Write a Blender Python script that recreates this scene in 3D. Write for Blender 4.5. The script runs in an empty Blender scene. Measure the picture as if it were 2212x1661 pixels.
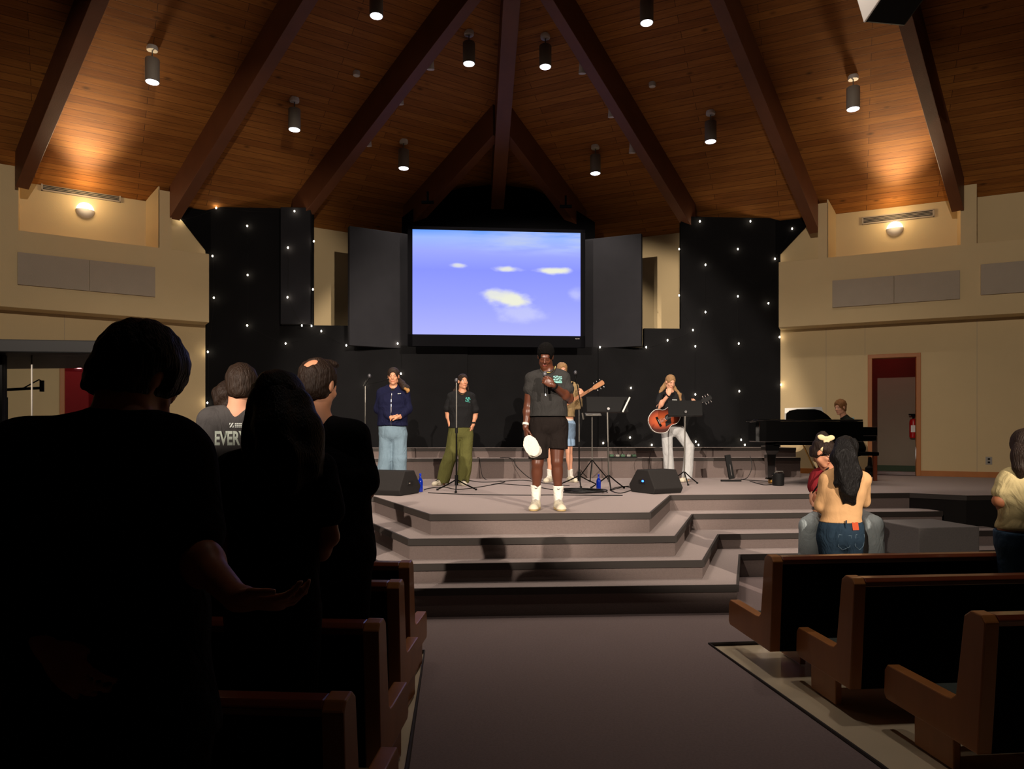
import bpy, bmesh, math, random
import numpy as np
from mathutils import Vector, Matrix
from mathutils.bvhtree import BVHTree
random.seed(7)
SC = bpy.context.scene
COL = SC.collection
FPX = 1534.0; CX = 1106.0; HY = 935.0; CAMH = 1.6

# ---------------------------------------------------------------- camera
cd = bpy.data.cameras.new('camera'); cam = bpy.data.objects.new('camera', cd); COL.objects.link(cam)
cd.sensor_fit = 'HORIZONTAL'; cd.sensor_width = 36.0; cd.lens = 36.0 * FPX / 2212.0
cd.shift_y = (HY - 830.5) / 2212.0
cd.clip_start = 0.05; cd.clip_end = 200
cam.location = (0, 0, CAMH); cam.rotation_euler = (math.radians(90), 0, 0)
SC.camera = cam
# ---------------------------------------------------------------- view, world, lights
SC.view_settings.view_transform = 'Standard'; SC.view_settings.look = 'None'
SC.view_settings.gamma = 1.0; SC.view_settings.use_curve_mapping = False
SC.view_settings.exposure = 0.0
w = bpy.data.worlds.new('world'); SC.world = w; w.use_nodes = True
w.node_tree.nodes['Background'].inputs[0].default_value = (1.0, 0.8, 0.6, 1)
w.node_tree.nodes['Background'].inputs[1].default_value = 0.0015

def look(o, tgt):
    d = Vector(tgt) - o.location
    o.rotation_euler = d.to_track_quat('-Z', 'Y').to_euler()
def spot(name, loc, tgt, power, angle, blend=0.3, color=(1, .85, .7), size=0.08):
    l = bpy.data.lights.new(name, 'SPOT'); l.energy = power; l.spot_size = math.radians(angle)
    l.spot_blend = blend; l.color = color; l.shadow_soft_size = size
    o = bpy.data.objects.new(name, l); COL.objects.link(o); o.location = loc; look(o, tgt); return o
def area(name, loc, tgt, power, sx, sy, color):
    l = bpy.data.lights.new(name, 'AREA'); l.energy = power; l.shape = 'RECTANGLE'; l.size = sx; l.size_y = sy; l.color = color
    o = bpy.data.objects.new(name, l); COL.objects.link(o); o.location = loc; look(o, tgt); return o
def point(name, loc, power, color, size=0.03):
    l = bpy.data.lights.new(name, 'POINT'); l.energy = power; l.color = color; l.shadow_soft_size = size
    o = bpy.data.objects.new(name, l); COL.objects.link(o); o.location = loc; return o

# stage wash: theatre spots far back in the hall, left and right, whose lower edge skims over the audience
WARM = (1.0, 0.84, 0.70)
spot('stage_spot', (-5.5, -6.0, 6.3), (0.2, 12.0, 1.9), 10000, 25.3, 0.2, WARM, 0.06)
spot('stage_spot', (6.0, -6.0, 6.3), (0.6, 12.0, 1.9), 10000, 25.3, 0.2, WARM, 0.06)
spot('stage_spot', (-4.5, -6.0, 6.4), (6.5, 12.5, 2.6), 4000, 27, 0.3, WARM, 0.06)
spot('stage_spot', (5.0, -6.0, 6.4), (-6.5, 12.5, 2.6), 4000, 27, 0.3, WARM, 0.06)

# ---------------------------------------------------------------- materials
def lin(c):
    return tuple(((x / 255) / 12.92 if x / 255 <= .04045 else ((x / 255 + .055) / 1.055) ** 2.4) for x in c) + (1,)
def mat(name, rgb, rough=.6, metal=0.0, spec=.4, var=0.0, scale=6.0, bump=0.0, bscale=80.0, coat=0.0, emit=None, stretch=None, sheen=0.0):
    m = bpy.data.materials.new(name); m.use_nodes = True; nt = m.node_tree; b = nt.nodes['Principled BSDF']
    b.inputs['Base Color'].default_value = lin(rgb); b.inputs['Roughness'].default_value = rough
    b.inputs['Metallic'].default_value = metal; b.inputs['Specular IOR Level'].default_value = spec
    b.inputs['Coat Weight'].default_value = coat; b.inputs['Coat Roughness'].default_value = .08
    b.inputs['Sheen Weight'].default_value = sheen
    tc = nt.nodes.new('ShaderNodeTexCoord'); src = tc.outputs['Object']
    if stretch:
        mp = nt.nodes.new('ShaderNodeMapping'); mp.inputs['Scale'].default_value = stretch
        nt.links.new(src, mp.inputs['Vector']); src = mp.outputs['Vector']
    n = nt.nodes.new('ShaderNodeTexNoise'); n.inputs['Scale'].default_value = scale; n.inputs['Detail'].default_value = 5
    nt.links.new(src, n.inputs['Vector'])
    mx = nt.nodes.new('ShaderNodeMix'); mx.data_type = 'RGBA'; c = lin(rgb)
    mx.inputs[6].default_value = tuple(x * (1 - var) for x in c[:3]) + (1,)
    mx.inputs[7].default_value = tuple(min(1, x * (1 + var)) for x in c[:3]) + (1,)
    nt.links.new(n.outputs['Fac'], mx.inputs[0]); nt.links.new(mx.outputs[2], b.inputs['Base Color'])
    if bump:
        n2 = nt.nodes.new('ShaderNodeTexNoise'); n2.inputs['Scale'].default_value = bscale; n2.inputs['Detail'].default_value = 3
        nt.links.new(src, n2.inputs['Vector'])
        bp = nt.nodes.new('ShaderNodeBump'); bp.inputs['Strength'].default_value = bump; bp.inputs['Distance'].default_value = .01
        nt.links.new(n2.outputs['Fac'], bp.inputs['Height']); nt.links.new(bp.outputs['Normal'], b.inputs['Normal'])
    if emit:
        b.inputs['Emission Color'].default_value = lin(emit[0]); b.inputs['Emission Strength'].default_value = emit[1]
    return m
def wood_planks():
    m = bpy.data.materials.new('ceiling_planks'); m.use_nodes = True; nt = m.node_tree; b = nt.nodes['Principled BSDF']
    N = nt.nodes.new; L = nt.links.new
    uv = N('ShaderNodeUVMap'); uv.uv_map = 'UVMap'
    br = N('ShaderNodeTexBrick'); br.offset = .43; br.inputs['Scale'].default_value = 1.0
    br.inputs['Brick Width'].default_value = 2.7; br.inputs['Row Height'].default_value = .135
    br.inputs['Mortar Size'].default_value = .004; br.inputs['Mortar Smooth'].default_value = .3
    br.inputs['Color1'].default_value = lin((164, 106, 48)); br.inputs['Color2'].default_value = lin((140, 86, 38)); br.inputs['Mortar'].default_value = lin((84, 48, 22))
    L(uv.outputs[0], br.inputs['Vector'])
    mp = N('ShaderNodeMapping'); mp.inputs['Scale'].default_value = (1.2, 22, 1); L(uv.outputs[0], mp.inputs['Vector'])
    n = N('ShaderNodeTexNoise'); n.inputs['Scale'].default_value = 1.6; n.inputs['Detail'].default_value = 6; L(mp.outputs[0], n.inputs['Vector'])
    r = N('ShaderNodeMapRange'); r.inputs[1].default_value = .3; r.inputs[2].default_value = .7; r.inputs[3].default_value = .72; r.inputs[4].default_value = 1.12
    L(n.outputs['Fac'], r.inputs[0])
    v = N('ShaderNodeTexVoronoi'); v.inputs['Scale'].default_value = 1.0
    mp2 = N('ShaderNodeMapping'); mp2.inputs['Scale'].default_value = (1.7, 3.4, 1); L(uv.outputs[0], mp2.inputs['Vector']); L(mp2.outputs[0], v.inputs['Vector'])
    r2 = N('ShaderNodeMapRange'); r2.inputs[1].default_value = .03; r2.inputs[2].default_value = .13; r2.inputs[3].default_value = .4; r2.inputs[4].default_value = 1.0
    L(v.outputs['Distance'], r2.inputs[0])
    mu = N('ShaderNodeMath'); mu.operation = 'MULTIPLY'; L(r.outputs[0], mu.inputs[0]); L(r2.outputs[0], mu.inputs[1])
    mm = N('ShaderNodeVectorMath'); mm.operation = 'SCALE'; L(br.outputs['Color'], mm.inputs[0]); L(mu.outputs[0], mm.inputs['Scale'])
    L(mm.outputs[0], b.inputs['Base Color']); b.inputs['Roughness'].default_value = .75; b.inputs['Specular IOR Level'].default_value = .2
    bp = N('ShaderNodeBump'); bp.inputs['Strength'].default_value = .5; bp.inputs['Distance'].default_value = .01; bp.invert = True
    L(br.outputs['Fac'], bp.inputs['Height']); L(bp.outputs['Normal'], b.inputs['Normal'])
    return m
def glass(name, rgb, rough=.02):
    m = bpy.data.materials.new(name); m.use_nodes = True; b = m.node_tree.nodes['Principled BSDF']
    b.inputs['Base Color'].default_value = lin(rgb); b.inputs['Roughness'].default_value = rough; b.inputs['Transmission Weight'].default_value = 1.0
    b.inputs['IOR'].default_value = 1.45
    return m
def emis(name, rgb, s):
    m = bpy.data.materials.new(name); m.use_nodes = True; nt = m.node_tree; nt.nodes.clear()
    e = nt.nodes.new('ShaderNodeEmission'); e.inputs[0].default_value = lin(rgb); e.inputs[1].default_value = s
    o = nt.nodes.new('ShaderNodeOutputMaterial'); nt.links.new(e.outputs[0], o.inputs[0]); return m
def sky_screen():
    m = bpy.data.materials.new('sky_picture'); m.use_nodes = True; nt = m.node_tree; nt.nodes.clear(); N = nt.nodes.new; L = nt.links.new
    uv = N('ShaderNodeUVMap'); uv.uv_map = 'UVMap'; sx = N('ShaderNodeSeparateXYZ'); L(uv.outputs[0], sx.inputs[0])
    cr = N('ShaderNodeValToRGB'); L(sx.outputs['Y'], cr.inputs[0]); el = cr.color_ramp.elements
    el[0].position = 0; el[0].color = lin((168, 172, 255)); el[1].position = 1; el[1].color = lin((96, 150, 246))
    for p, c in ((.3, (148, 156, 252)), (.62, (132, 142, 248)), (.8, (150, 160, 250)), (.93, (150, 176, 244))):
        e = el.new(p); e.color = lin(c)
    col = cr.outputs[0]
    # wispy upper cloud bank
    mp = N('ShaderNodeMapping'); mp.inputs['Scale'].default_value = (4, 16, 1); L(uv.outputs[0], mp.inputs[0])
    n = N('ShaderNodeTexNoise'); n.inputs['Scale'].default_value = 1; n.inputs['Detail'].default_value = 4; L(mp.outputs[0], n.inputs['Vector'])
    rg = N('ShaderNodeMapRange'); rg.interpolation_type = 'SMOOTHSTEP'; rg.inputs[1].default_value = .74; rg.inputs[2].default_value = .9; L(sx.outputs['Y'], rg.inputs[0])
    rx = N('ShaderNodeMapRange'); rx.interpolation_type = 'SMOOTHSTEP'; rx.inputs[1].default_value = .05; rx.inputs[2].default_value = .75; L(sx.outputs['X'], rx.inputs[0])
    nn = N('ShaderNodeMapRange'); nn.inputs[1].default_value = .35; nn.inputs[2].default_value = .65; L(n.outputs['Fac'], nn.inputs[0])
    a = N('ShaderNodeMath'); a.operation = 'MULTIPLY'; L(rg.outputs[0], a.inputs[0]); L(rx.outputs[0], a.inputs[1])
    a2 = N('ShaderNodeMath'); a2.operation = 'MULTIPLY'; L(a.outputs[0], a2.inputs[0]); L(nn.outputs[0], a2.inputs[1])
    mx = N('ShaderNodeMix'); mx.data_type = 'RGBA'; L(a2.outputs[0], mx.inputs[0]); L(col, mx.inputs[6]); mx.inputs[7].default_value = lin((176, 190, 228)); col = mx.outputs[2]
    wp = N('ShaderNodeTexNoise'); wp.inputs['Scale'].default_value = 9; wp.inputs['Detail'].default_value = 4; L(uv.outputs[0], wp.inputs['Vector'])
    # single clouds: (x, y, rx, ry, strength)
    for (cx, cy, rx_, ry_, st) in ((.27, .665, .055, .03, .75), (.555, .635, .10, .036, .9), (.85, .63, .115, .04, 1.0), (.50, .385, .12, .075, .85), (.585, .335, .14, .075, 1.0), (.64, .22, .16, .12, .35), (.97, .40, .06, .08, .3)):
        mp = N('ShaderNodeMapping'); mp.vector_type = 'TEXTURE'; mp.inputs['Location'].default_value = (cx, cy, 0); mp.inputs['Scale'].default_value = (rx_, ry_, 1); L(uv.outputs[0], mp.inputs[0])
        sc = N('ShaderNodeVectorMath'); sc.operation = 'MULTIPLY'; sc.inputs[1].default_value = (1, 1, 0); L(mp.outputs[0], sc.inputs[0])
        ln = N('ShaderNodeVectorMath'); ln.operation = 'LENGTH'; L(sc.outputs[0], ln.inputs[0])
        ad = N('ShaderNodeMath'); ad.operation = 'MULTIPLY_ADD'; L(wp.outputs['Fac'], ad.inputs[0]); ad.inputs[1].default_value = 1.3; L(ln.outputs['Value'], ad.inputs[2])
        r = N('ShaderNodeMapRange'); r.interpolation_type = 'SMOOTHSTEP'; r.inputs[1].default_value = 1.75; r.inputs[2].default_value = .95; r.inputs[3].default_value = 0; r.inputs[4].default_value = st; L(ad.outputs[0], r.inputs[0])
        mx = N('ShaderNodeMix'); mx.data_type = 'RGBA'; L(r.outputs[0], mx.inputs[0]); L(col, mx.inputs[6]); mx.inputs[7].default_value = lin((226, 227, 208)); col = mx.outputs[2]
    e = N('ShaderNodeEmission'); e.inputs[1].default_value = 1.15; L(col, e.inputs[0])
    o = N('ShaderNodeOutputMaterial'); L(e.outputs[0], o.inputs[0]); return m

M = {}
M['planks'] = wood_planks()
M['beam'] = mat('beam_wood', (106, 62, 36), .55, var=.25, scale=3, stretch=(1, 1, 1), bump=.15)
M['cream'] = mat('cream_wall', (206, 184, 140), .85, var=.04, scale=2, bump=.1, bscale=60)
M['black'] = mat('black_wall', (24, 24, 25), .95, spec=.06, var=.15, scale=3, bump=.2)
M['panelblack'] = mat('dark_panel', (40, 40, 43), .9, spec=.08, var=.12, scale=5)
M['curtain'] = mat('black_cloth', (14, 14, 15), .95, spec=.04, var=.2, scale=3, bump=.2)
M['acoustic'] = mat('acoustic_fabric', (168, 156, 138), .95, var=.05, scale=4, bump=.3, bscale=120)
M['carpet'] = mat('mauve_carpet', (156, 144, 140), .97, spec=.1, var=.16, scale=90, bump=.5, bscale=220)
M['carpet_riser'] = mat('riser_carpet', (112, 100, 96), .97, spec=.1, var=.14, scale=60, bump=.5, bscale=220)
M['aisle'] = mat('aisle_carpet', (128, 114, 112), .97, spec=.1, var=.2, scale=70, bump=.5, bscale=240)
M['nosing'] = mat('step_nosing', (44, 38, 34), .7, var=.1)
M['vinyl'] = mat('vinyl_floor', (200, 186, 158), .16, spec=.6, var=.05, scale=3)
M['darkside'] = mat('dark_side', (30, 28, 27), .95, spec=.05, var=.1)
M['trim'] = mat('wood_trim', (170, 104, 44), .45, var=.15, scale=8, stretch=(1, 1, .2))
M['pewwood'] = mat('pew_oak', (166, 108, 58), .38, var=.22, scale=9, stretch=(1, 1, .25), coat=.2)
M['pewdark'] = mat('pew_rail_wood', (112, 54, 32), .3, var=.2, scale=9, coat=.3)
M['pewback'] = mat('pew_back', (16, 16, 16), .95, spec=.04, var=.15)
M['pewseat'] = mat('pew_seat_fabric', (58, 66, 62), .95, var=.12, scale=30, bump=.3)
M['metal'] = mat('grey_metal', (120, 118, 112), .4, metal=.6, var=.05)
M['steel'] = mat('chrome', (190, 190, 190), .25, metal=1, var=.02)
M['micmesh'] = mat('mic_mesh', (96, 96, 100), .5, metal=.7)
M['blackmetal'] = mat('black_metal', (14, 14, 14), .5, spec=.12)
M['plastic'] = mat('black_plastic', (18, 18, 18), .6, spec=.15)
M['speaker'] = mat('speaker_box', (40, 38, 37), .8, spec=.1, var=.15, scale=60, bump=.4, bscale=300)
M['grille'] = mat('speaker_grille', (12, 12, 12), .6)
M['lampbody'] = mat('lamp_cylinder', (132, 124, 112), .6, var=.1)
M['lampwhite'] = mat('lamp_canopy', (210, 205, 195), .5)
M['lampglow'] = emis('lamp_lens', (235, 238, 255), 6.0)
M['sconceglow'] = emis('sconce_lens', (255, 244, 232), 4.0)
M['bulb'] = emis('bulb_glow', (255, 236, 205), 40.0)
M['wire'] = mat('cord', (14, 16, 14), .6)
M['cable'] = mat('cable', (10, 10, 10), .5)
M['tvframe'] = mat('tv_bezel', (4, 4, 8), .5, spec=.03)
M['screen'] = sky_screen()
M['piano'] = mat('piano_black', (6, 6, 6), .06, spec=.7, coat=.6)
M['brass'] = mat('brass', (190, 150, 80), .3, metal=1)
M['white'] = mat('white_paint', (225, 222, 215), .6)
M['paper'] = mat('sheet_paper', (224, 222, 214), .8)
M['keys'] = mat('ivory_keys', (225, 220, 205), .35)
M['blueglass'] = glass('blue_glass', (20, 70, 220))
M['blueliq'] = mat('cobalt_bottle', (10, 44, 170), .12, spec=.8, coat=.5, emit=((10, 50, 200), .02))
M['red'] = mat('extinguisher_red', (170, 16, 14), .35)
M['redpaint'] = mat('dark_red_wall', (120, 14, 18), .8, var=.1)
M['greyplate'] = mat('outlet_plate', (150, 146, 138), .5)
M['boxcarpet'] = mat('grey_box_carpet', (88, 84, 82), .95, var=.12, scale=60, bump=.3)
M['sunburst'] = None
M['clear'] = glass('clear_glass', (240, 245, 245))

# ---------------------------------------------------------------- pixel -> world helpers
def ray(u, v): return np.array([(u - CX) / FPX, 1.0, (HY - v) / FPX])
def U(u, v, d): return np.array([(u - CX) * d / FPX, d, CAMH + (HY - v) * d / FPX])
def hit(u, v, P, n):
    O = np.array([0, 0, CAMH]); r = ray(u, v); P = np.array(P, float)
    return O + r * (np.dot(P - O, n) / np.dot(r, n))
def hz(u, v, z):
    d = (CAMH - z) * FPX / (v - HY); return U(u, v, d)

# ---------------------------------------------------------------- object helpers
def link(o, parent=None):
    COL.objects.link(o)
    if parent is not None:
        o.parent = parent; bpy_update_parent(o, parent)
    return o
def bpy_update_parent(o, parent):
    o.matrix_parent_inverse = Matrix.Identity(4)
def tag(o, label=None, cat=None, group=None, kind=None):
    if label: o['label'] = label
    if cat: o['category'] = cat
    if group: o['group'] = group
    if kind: o['kind'] = kind
    return o
def empty(name, loc, label=None, cat=None, group=None, rz=0.0):
    o = bpy.data.objects.new(name, None); COL.objects.link(o); o.location = tuple(float(x) for x in loc); o.rotation_euler = (0, 0, rz)
    o.empty_display_size = .1
    return tag(o, label, cat, group)
class MB:
    """collects geometry; build() links it as one mesh object"""
    def __init__(s): s.v = []; s.f = []; s.mi = []; s.uv = None
    def add(s, vs, fs, mi=0):
        o = len(s.v); s.v += [tuple(float(c) for c in p) for p in vs]; s.f += [tuple(i + o for i in f) for f in fs]; s.mi += [mi] * len(fs); return s
    def box(s, c, size, R=None, mi=0):
        c = np.array(c, float); h = np.array(size, float) / 2; vs = []
        for sx, sy, sz in ((-1, -1, -1), (1, -1, -1), (1, 1, -1), (-1, 1, -1), (-1, -1, 1), (1, -1, 1), (1, 1, 1), (-1, 1, 1)):
            p = np.array([sx, sy, sz]) * h
            if R is not None: p = np.array(R) @ p
            vs.append(c + p)
        return s.add(vs, [(0, 3, 2, 1), (4, 5, 6, 7), (0, 1, 5, 4), (1, 2, 6, 5), (2, 3, 7, 6), (3, 0, 4, 7)], mi)
    def prism(s, pts, vec, mi=0):
        """closed polygon pts (3D) extruded along vec"""
        n = len(pts); vec = np.array(vec, float); a = [np.array(p, float) for p in pts]; b = [p + vec for p in a]
        nrm = sum((np.cross(a[i] - a[0], a[(i + 1) % n] - a[0]) for i in range(1, n - 1)), np.zeros(3))
        fs = [tuple(range(n)), tuple(range(2 * n - 1, n - 1, -1))] + [(i, i + n, (i + 1) % n + n, (i + 1) % n) for i in range(n)]
        if np.dot(nrm, vec) > 0: fs = [tuple(reversed(f)) for f in fs]
        return s.add(a + b, fs, mi)
    def cyl(s, a, b, ra, rb=None, n=16, mi=0, cap=True):
        if rb is None: rb = ra
        a = np.array(a, float); b = np.array(b, float); d = b - a; d = d / (np.linalg.norm(d) + 1e-9)
        t = np.array([0, 0, 1.]) if abs(d[2]) < .9 else np.array([1., 0, 0]); x = np.cross(t, d); x /= np.linalg.norm(x); y = np.cross(d, x)
        A = [a + ra * (math.cos(k * 2 * math.pi / n) * x + math.sin(k * 2 * math.pi / n) * y) for k in range(n)]
        B = [b + rb * (math.cos(k * 2 * math.pi / n) * x + math.sin(k * 2 * math.pi / n) * y) for k in range(n)]
        fs = [(k, (k + 1) % n, (k + 1) % n + n, k + n) for k in range(n)]
        if cap: fs += [tuple(range(n - 1, -1, -1)), tuple(range(n, 2 * n))]
        return s.add(A + B, fs, mi)
    def tube(s, pts, r, n=8, mi=0):
        pts = [np.array(p, float) for p in pts]; rs = r if isinstance(r, (list, tuple)) else [r] * len(pts)
        rings = []; x = None
        for i, p in enumerate(pts):
            d = pts[min(i + 1, len(pts) - 1)] - pts[max(i - 1, 0)]; d = d / (np.linalg.norm(d) + 1e-9)
            if x is None:
                t = np.array([0, 0, 1.]) if abs(d[2]) < .9 else np.array([1., 0, 0]); x = np.cross(t, d)
            x = x - d * np.dot(x, d); x /= (np.linalg.norm(x) + 1e-9); y = np.cross(d, x)
            rings.append([p + rs[i] * (math.cos(k * 2 * math.pi / n) * x + math.sin(k * 2 * math.pi / n) * y) for k in range(n)])
        vs = [q for rg in rings for q in rg]; fs = []
        for i in range(len(rings) - 1):
            for k in range(n): fs.append((i * n + k, i * n + (k + 1) % n, (i + 1) * n + (k + 1) % n, (i + 1) * n + k))
        fs += [tuple(range(n - 1, -1, -1)), tuple(range((len(rings) - 1) * n, len(rings) * n))]
        return s.add(vs, fs, mi)
    def lathe(s, c, prof, n=20, mi=0, axis=None):
        c = np.array(c, float); vs = []; fs = []
        for (r, z) in prof:
            for k in range(n): vs.append(c + np.array([r * math.cos(k * 2 * math.pi / n), r * math.sin(k * 2 * math.pi / n), z]))
        for i in range(len(prof) - 1):
            for k in range(n): fs.append((i * n + k, i * n + (k + 1) % n, (i + 1) * n + (k + 1) % n, (i + 1) * n + k))
        fs += [tuple(range(n - 1, -1, -1)), tuple(range((len(prof) - 1) * n, len(prof) * n))]
        return s.add(vs, fs, mi)
    def ball(s, c, r, n=10, mi=0, R=None):
        c = np.array(c, float); r = np.array([r, r, r], float) if np.isscalar(r) else np.array(r, float); vs = []; fs = []
        for i in range(n + 1):
            th = math.pi * i / n
            for k in range(2 * n):
                ph = math.pi * k / n; p = np.array([math.sin(th) * math.cos(ph), math.sin(th) * math.sin(ph), math.cos(th)]) * r
                vs.append(c + (np.array(R) @ p if R is not None else p))
        m = 2 * n
        for i in range(n):
            for k in range(m): fs.append((i * m + k, (i + 1) * m + k, (i + 1) * m + (k + 1) % m, i * m + (k + 1) % m))
        return s.add(vs, fs, mi)
    def build(s, name, mats, parent=None, label=None, cat=None, group=None, kind=None, bevel=0.0, smooth=False, origin=None, world=True, uvf=None, seg=2):
        me = bpy.data.meshes.new(name)
        if parent is not None and world:
            off = np.array(parent_origin(parent))
        elif origin is not None: off = np.array(origin, float)
        else:
            off = np.zeros(3)
            if parent is None and s.v and kind != 'structure':
                a = np.array(s.v); off = np.array([(a[:, 0].min() + a[:, 0].max()) / 2, (a[:, 1].min() + a[:, 1].max()) / 2, a[:, 2].min()])
        vs = [(p[0] - off[0], p[1] - off[1], p[2] - off[2]) for p in s.v]
        me.from_pydata(vs, [], s.f); me.update()
        mats = mats if isinstance(mats, (list, tuple)) else [mats]
        for m in mats: me.materials.append(m)
        me.polygons.foreach_set('material_index', s.mi)
        if uvf is not None:
            uvl = me.uv_layers.new(name='UVMap')
            for lp in me.loops:
                uvl.data[lp.index].uv = uvf(np.array(s.v[lp.vertex_index]))
        bm = bmesh.new(); bm.from_mesh(me)
        bmesh.ops.remove_doubles(bm, verts=bm.verts, dist=1e-5)
        if bevel > 0:
            es = [e for e in bm.edges if len(e.link_faces) == 2 and e.calc_face_angle(0) > .6]
            bmesh.ops.bevel(bm, geom=es, offset=bevel, segments=seg, affect='EDGES', profile=.6, clamp_overlap=True)
        bmesh.ops.recalc_face_normals(bm, faces=bm.faces) if uvf is None else None
        bm.to_mesh(me); bm.free()
        if smooth:
            me.polygons.foreach_set('use_smooth', [True] * len(me.polygons))
            try: me.set_sharp_from_angle(angle=math.radians(40))
            except Exception: pass
        o = bpy.data.objects.new(name, me); COL.objects.link(o)
        if parent is not None: o.parent = parent
        else: o.location = tuple(off)
        return tag(o, label, cat, group, kind)
def parent_origin(p):
    loc = Vector((0, 0, 0)); q = p
    while q is not None:
        loc = loc + Vector(q.location); q = q.parent
    return loc
def rotz(a):
    c, s_ = math.cos(a), math.sin(a); return np.array([[c, -s_, 0], [s_, c, 0], [0, 0, 1]])
def rotx(a):
    c, s_ = math.cos(a), math.sin(a); return np.array([[1, 0, 0], [0, c, -s_], [0, s_, c]])
def roty(a):
    c, s_ = math.cos(a), math.sin(a); return np.array([[c, 0, s_], [0, 1, 0], [-s_, 0, c]])
def unit(v): v = np.array(v, float); return v / (np.linalg.norm(v) + 1e-12)
def copy_tree(o, parent=None):
    c = o.copy(); COL.objects.link(c); c.parent = parent
    for ch in list(o.children): copy_tree(ch, c)
    return c
# ================================================================ the building
STG = 0.80
aL = math.radians(32.2); aR = math.radians(-25.2)
eL = np.array([math.cos(aL), math.sin(aL), 0]); nL = np.array([eL[1], -eL[0], 0])     # nL points into the room
eR = np.array([math.cos(aR), math.sin(aR), 0]); nR = np.array([eR[1], -eR[0], 0])
PL = np.array([-5.86, 13.57, 0.]); PR = np.array([5.38, 14.23, 0.])
ZE = 5.85; SL = .52
Zv = np.array([0, 0, 1.])
EZ = Zv * ZE
upL = nL + Zv * SL; upR = nR + Zv * SL
rnL = np.cross(eL, upL); rnR = np.cross(eR, upR)
# corner where both eaves meet
A_ = np.array([[eL[0], -eR[0]], [eL[1], -eR[1]]]); tt = np.linalg.solve(A_, (PR - PL)[:2]); CORN = PL + eL * tt[0]
def zroof(p):
    a = ZE + SL * np.dot(np.array(p) - PL, nL); b = ZE + SL * np.dot(np.array(p) - PR, nR)
    return min(a, b)
# ridge direction (horizontal) towards the camera: equal distance from both walls
rd = nL + nR; rd = unit(np.array([-(nL - nR)[1], (nL - nR)[0], 0]));
if rd[1] > 0: rd = -rd
RS = SL * np.dot(rd, nL)
def ridge(t): return CORN + rd * t + Zv * (ZE + RS * t)

# ---- ceiling: two sloping planked decks meeting over the centre beam
def deck(name, P, e, n, up, far):
    m = MB(); a = CORN + EZ; b = P + e * far + EZ; T = 20.0
    r = ridge(T)
    # lower edge a..b, upper edge r .. b+n*k
    hgt = np.dot((r - CORN)[:3] * np.array([1, 1, 0]), n); c = b + n * hgt + Zv * SL * hgt
    pts = [a, b, c, r]
    m.prism(pts, Zv * .12)
    nn = np.cross(e, up)
    uvf = lambda p: (float(np.dot(p - P, e)), float(np.dot(p - P - EZ, unit(up))))
    m.build(name, M['planks'], kind='structure', uvf=uvf)
deck('ceiling', PL, eL, nL, upL, -22)
deck('ceiling', PR, eR, nR, upR, 22)

# ---- beams
def beam(name, u0, v0, u1, v1, side, w=.19, dep=.57, ext=0.0, up_ext=6.0, anchor=0.0):
    P, e, n, up, rn = (PL, eL, nL, upL, rnL) if side == 'L' else (PR, eR, nR, upR, rnR)
    PP = P + Zv * (ZE - dep)
    A = hit(u0, v0, PP, rn); B = hit(u1, v1, PP, rn)
    d = unit(B - A); side_v = unit(np.array([d[1], -d[0], 0]))      # to the right looking along the descent
    A = A - d * up_ext; B = B + d * ext
    sh = side_v * w * anchor
    A = A + sh; B = B + sh
    m = MB(); top = Zv * (dep + .05)
    q = [A - side_v * w / 2, A + side_v * w / 2, B + side_v * w / 2, B - side_v * w / 2]
    m.prism(q, top)
    return m.build(name, M['beam'], kind='structure', bevel=.006), A, B
# anchors: the pixel line is the inner bottom edge, so the beam centre lies half a width outward
BE = {}
for nm, a in (('L0', (1065, 292, 925, 445, 'L')), ('L1', (1011, 0, 658, 460, 'L')), ('L2', (654, 0, 371, 463, 'L')), ('L3', (197, 0, 37, 393, 'L')),
              ('R0', (1101, 293, 1221, 452, 'R')), ('R1', (1195, 0, 1481, 467, 'R')), ('R2', (1564, 0, 1767, 493, 'R')), ('R3', (1962, 0, 2080, 444, 'R'))):
    ue = .0 if nm[1] == '0' else (2.6 if nm[1] == '1' else 7.0)
    an = .5 if a[4] == 'L' else -.5
    ex = {'0': .9, '1': .5, '2': .12, '3': .12}[nm[1]]
    BE[nm] = beam('ceiling_beam', *a, ext=ex, up_ext=ue, anchor=an)
# outer beams beyond the frame's sides
dL = unit(BE['L2'][2] - BE['L2'][1]); dR = unit(BE['R2'][2] - BE['R2'][1])
spL = (BE['L3'][2] - BE['L2'][2]); spR = BE['R3'][2] - BE['R2'][2]
for B0, sp, d in ((BE['L3'][2], spL, dL), (BE['R3'][2], spR, dR)):
    B = B0 + sp; A = B - d * 9; sv = unit(np.array([d[1], -d[0], 0])); m = MB()
    m.prism([A - sv * .095, A + sv * .095, B + sv * .095, B - sv * .095], Zv * .62); m.build('ceiling_beam', M['beam'], kind='structure')
# hip beam on the centre line, below the ridge
pc = None
c0 = ridge(1.0) - Zv * .78; c1 = ridge(14) - Zv * .78
def pix(p): return (CX + p[0] / p[1] * FPX, HY - (p[2] - CAMH) / p[1] * FPX)
nC = np.cross(rd + Zv * RS, np.array([rd[1], -rd[0], 0]))
Cb = hit(1074, 460, ridge(0) - Zv * .70, nC); Ca = hit(1106, 0, ridge(0) - Zv * .70, nC)
dC = unit(Cb - Ca); svC = unit(np.array([dC[1], -dC[0], 0])); Ca2 = Ca - dC * 5
m = MB(); m.prism([Ca2 - svC * .13, Ca2 + svC * .13, Cb + svC * .13, Cb - svC * .13], Zv * .8)
m.build('ceiling_beam', M['beam'], kind='structure', bevel=.006)

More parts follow.
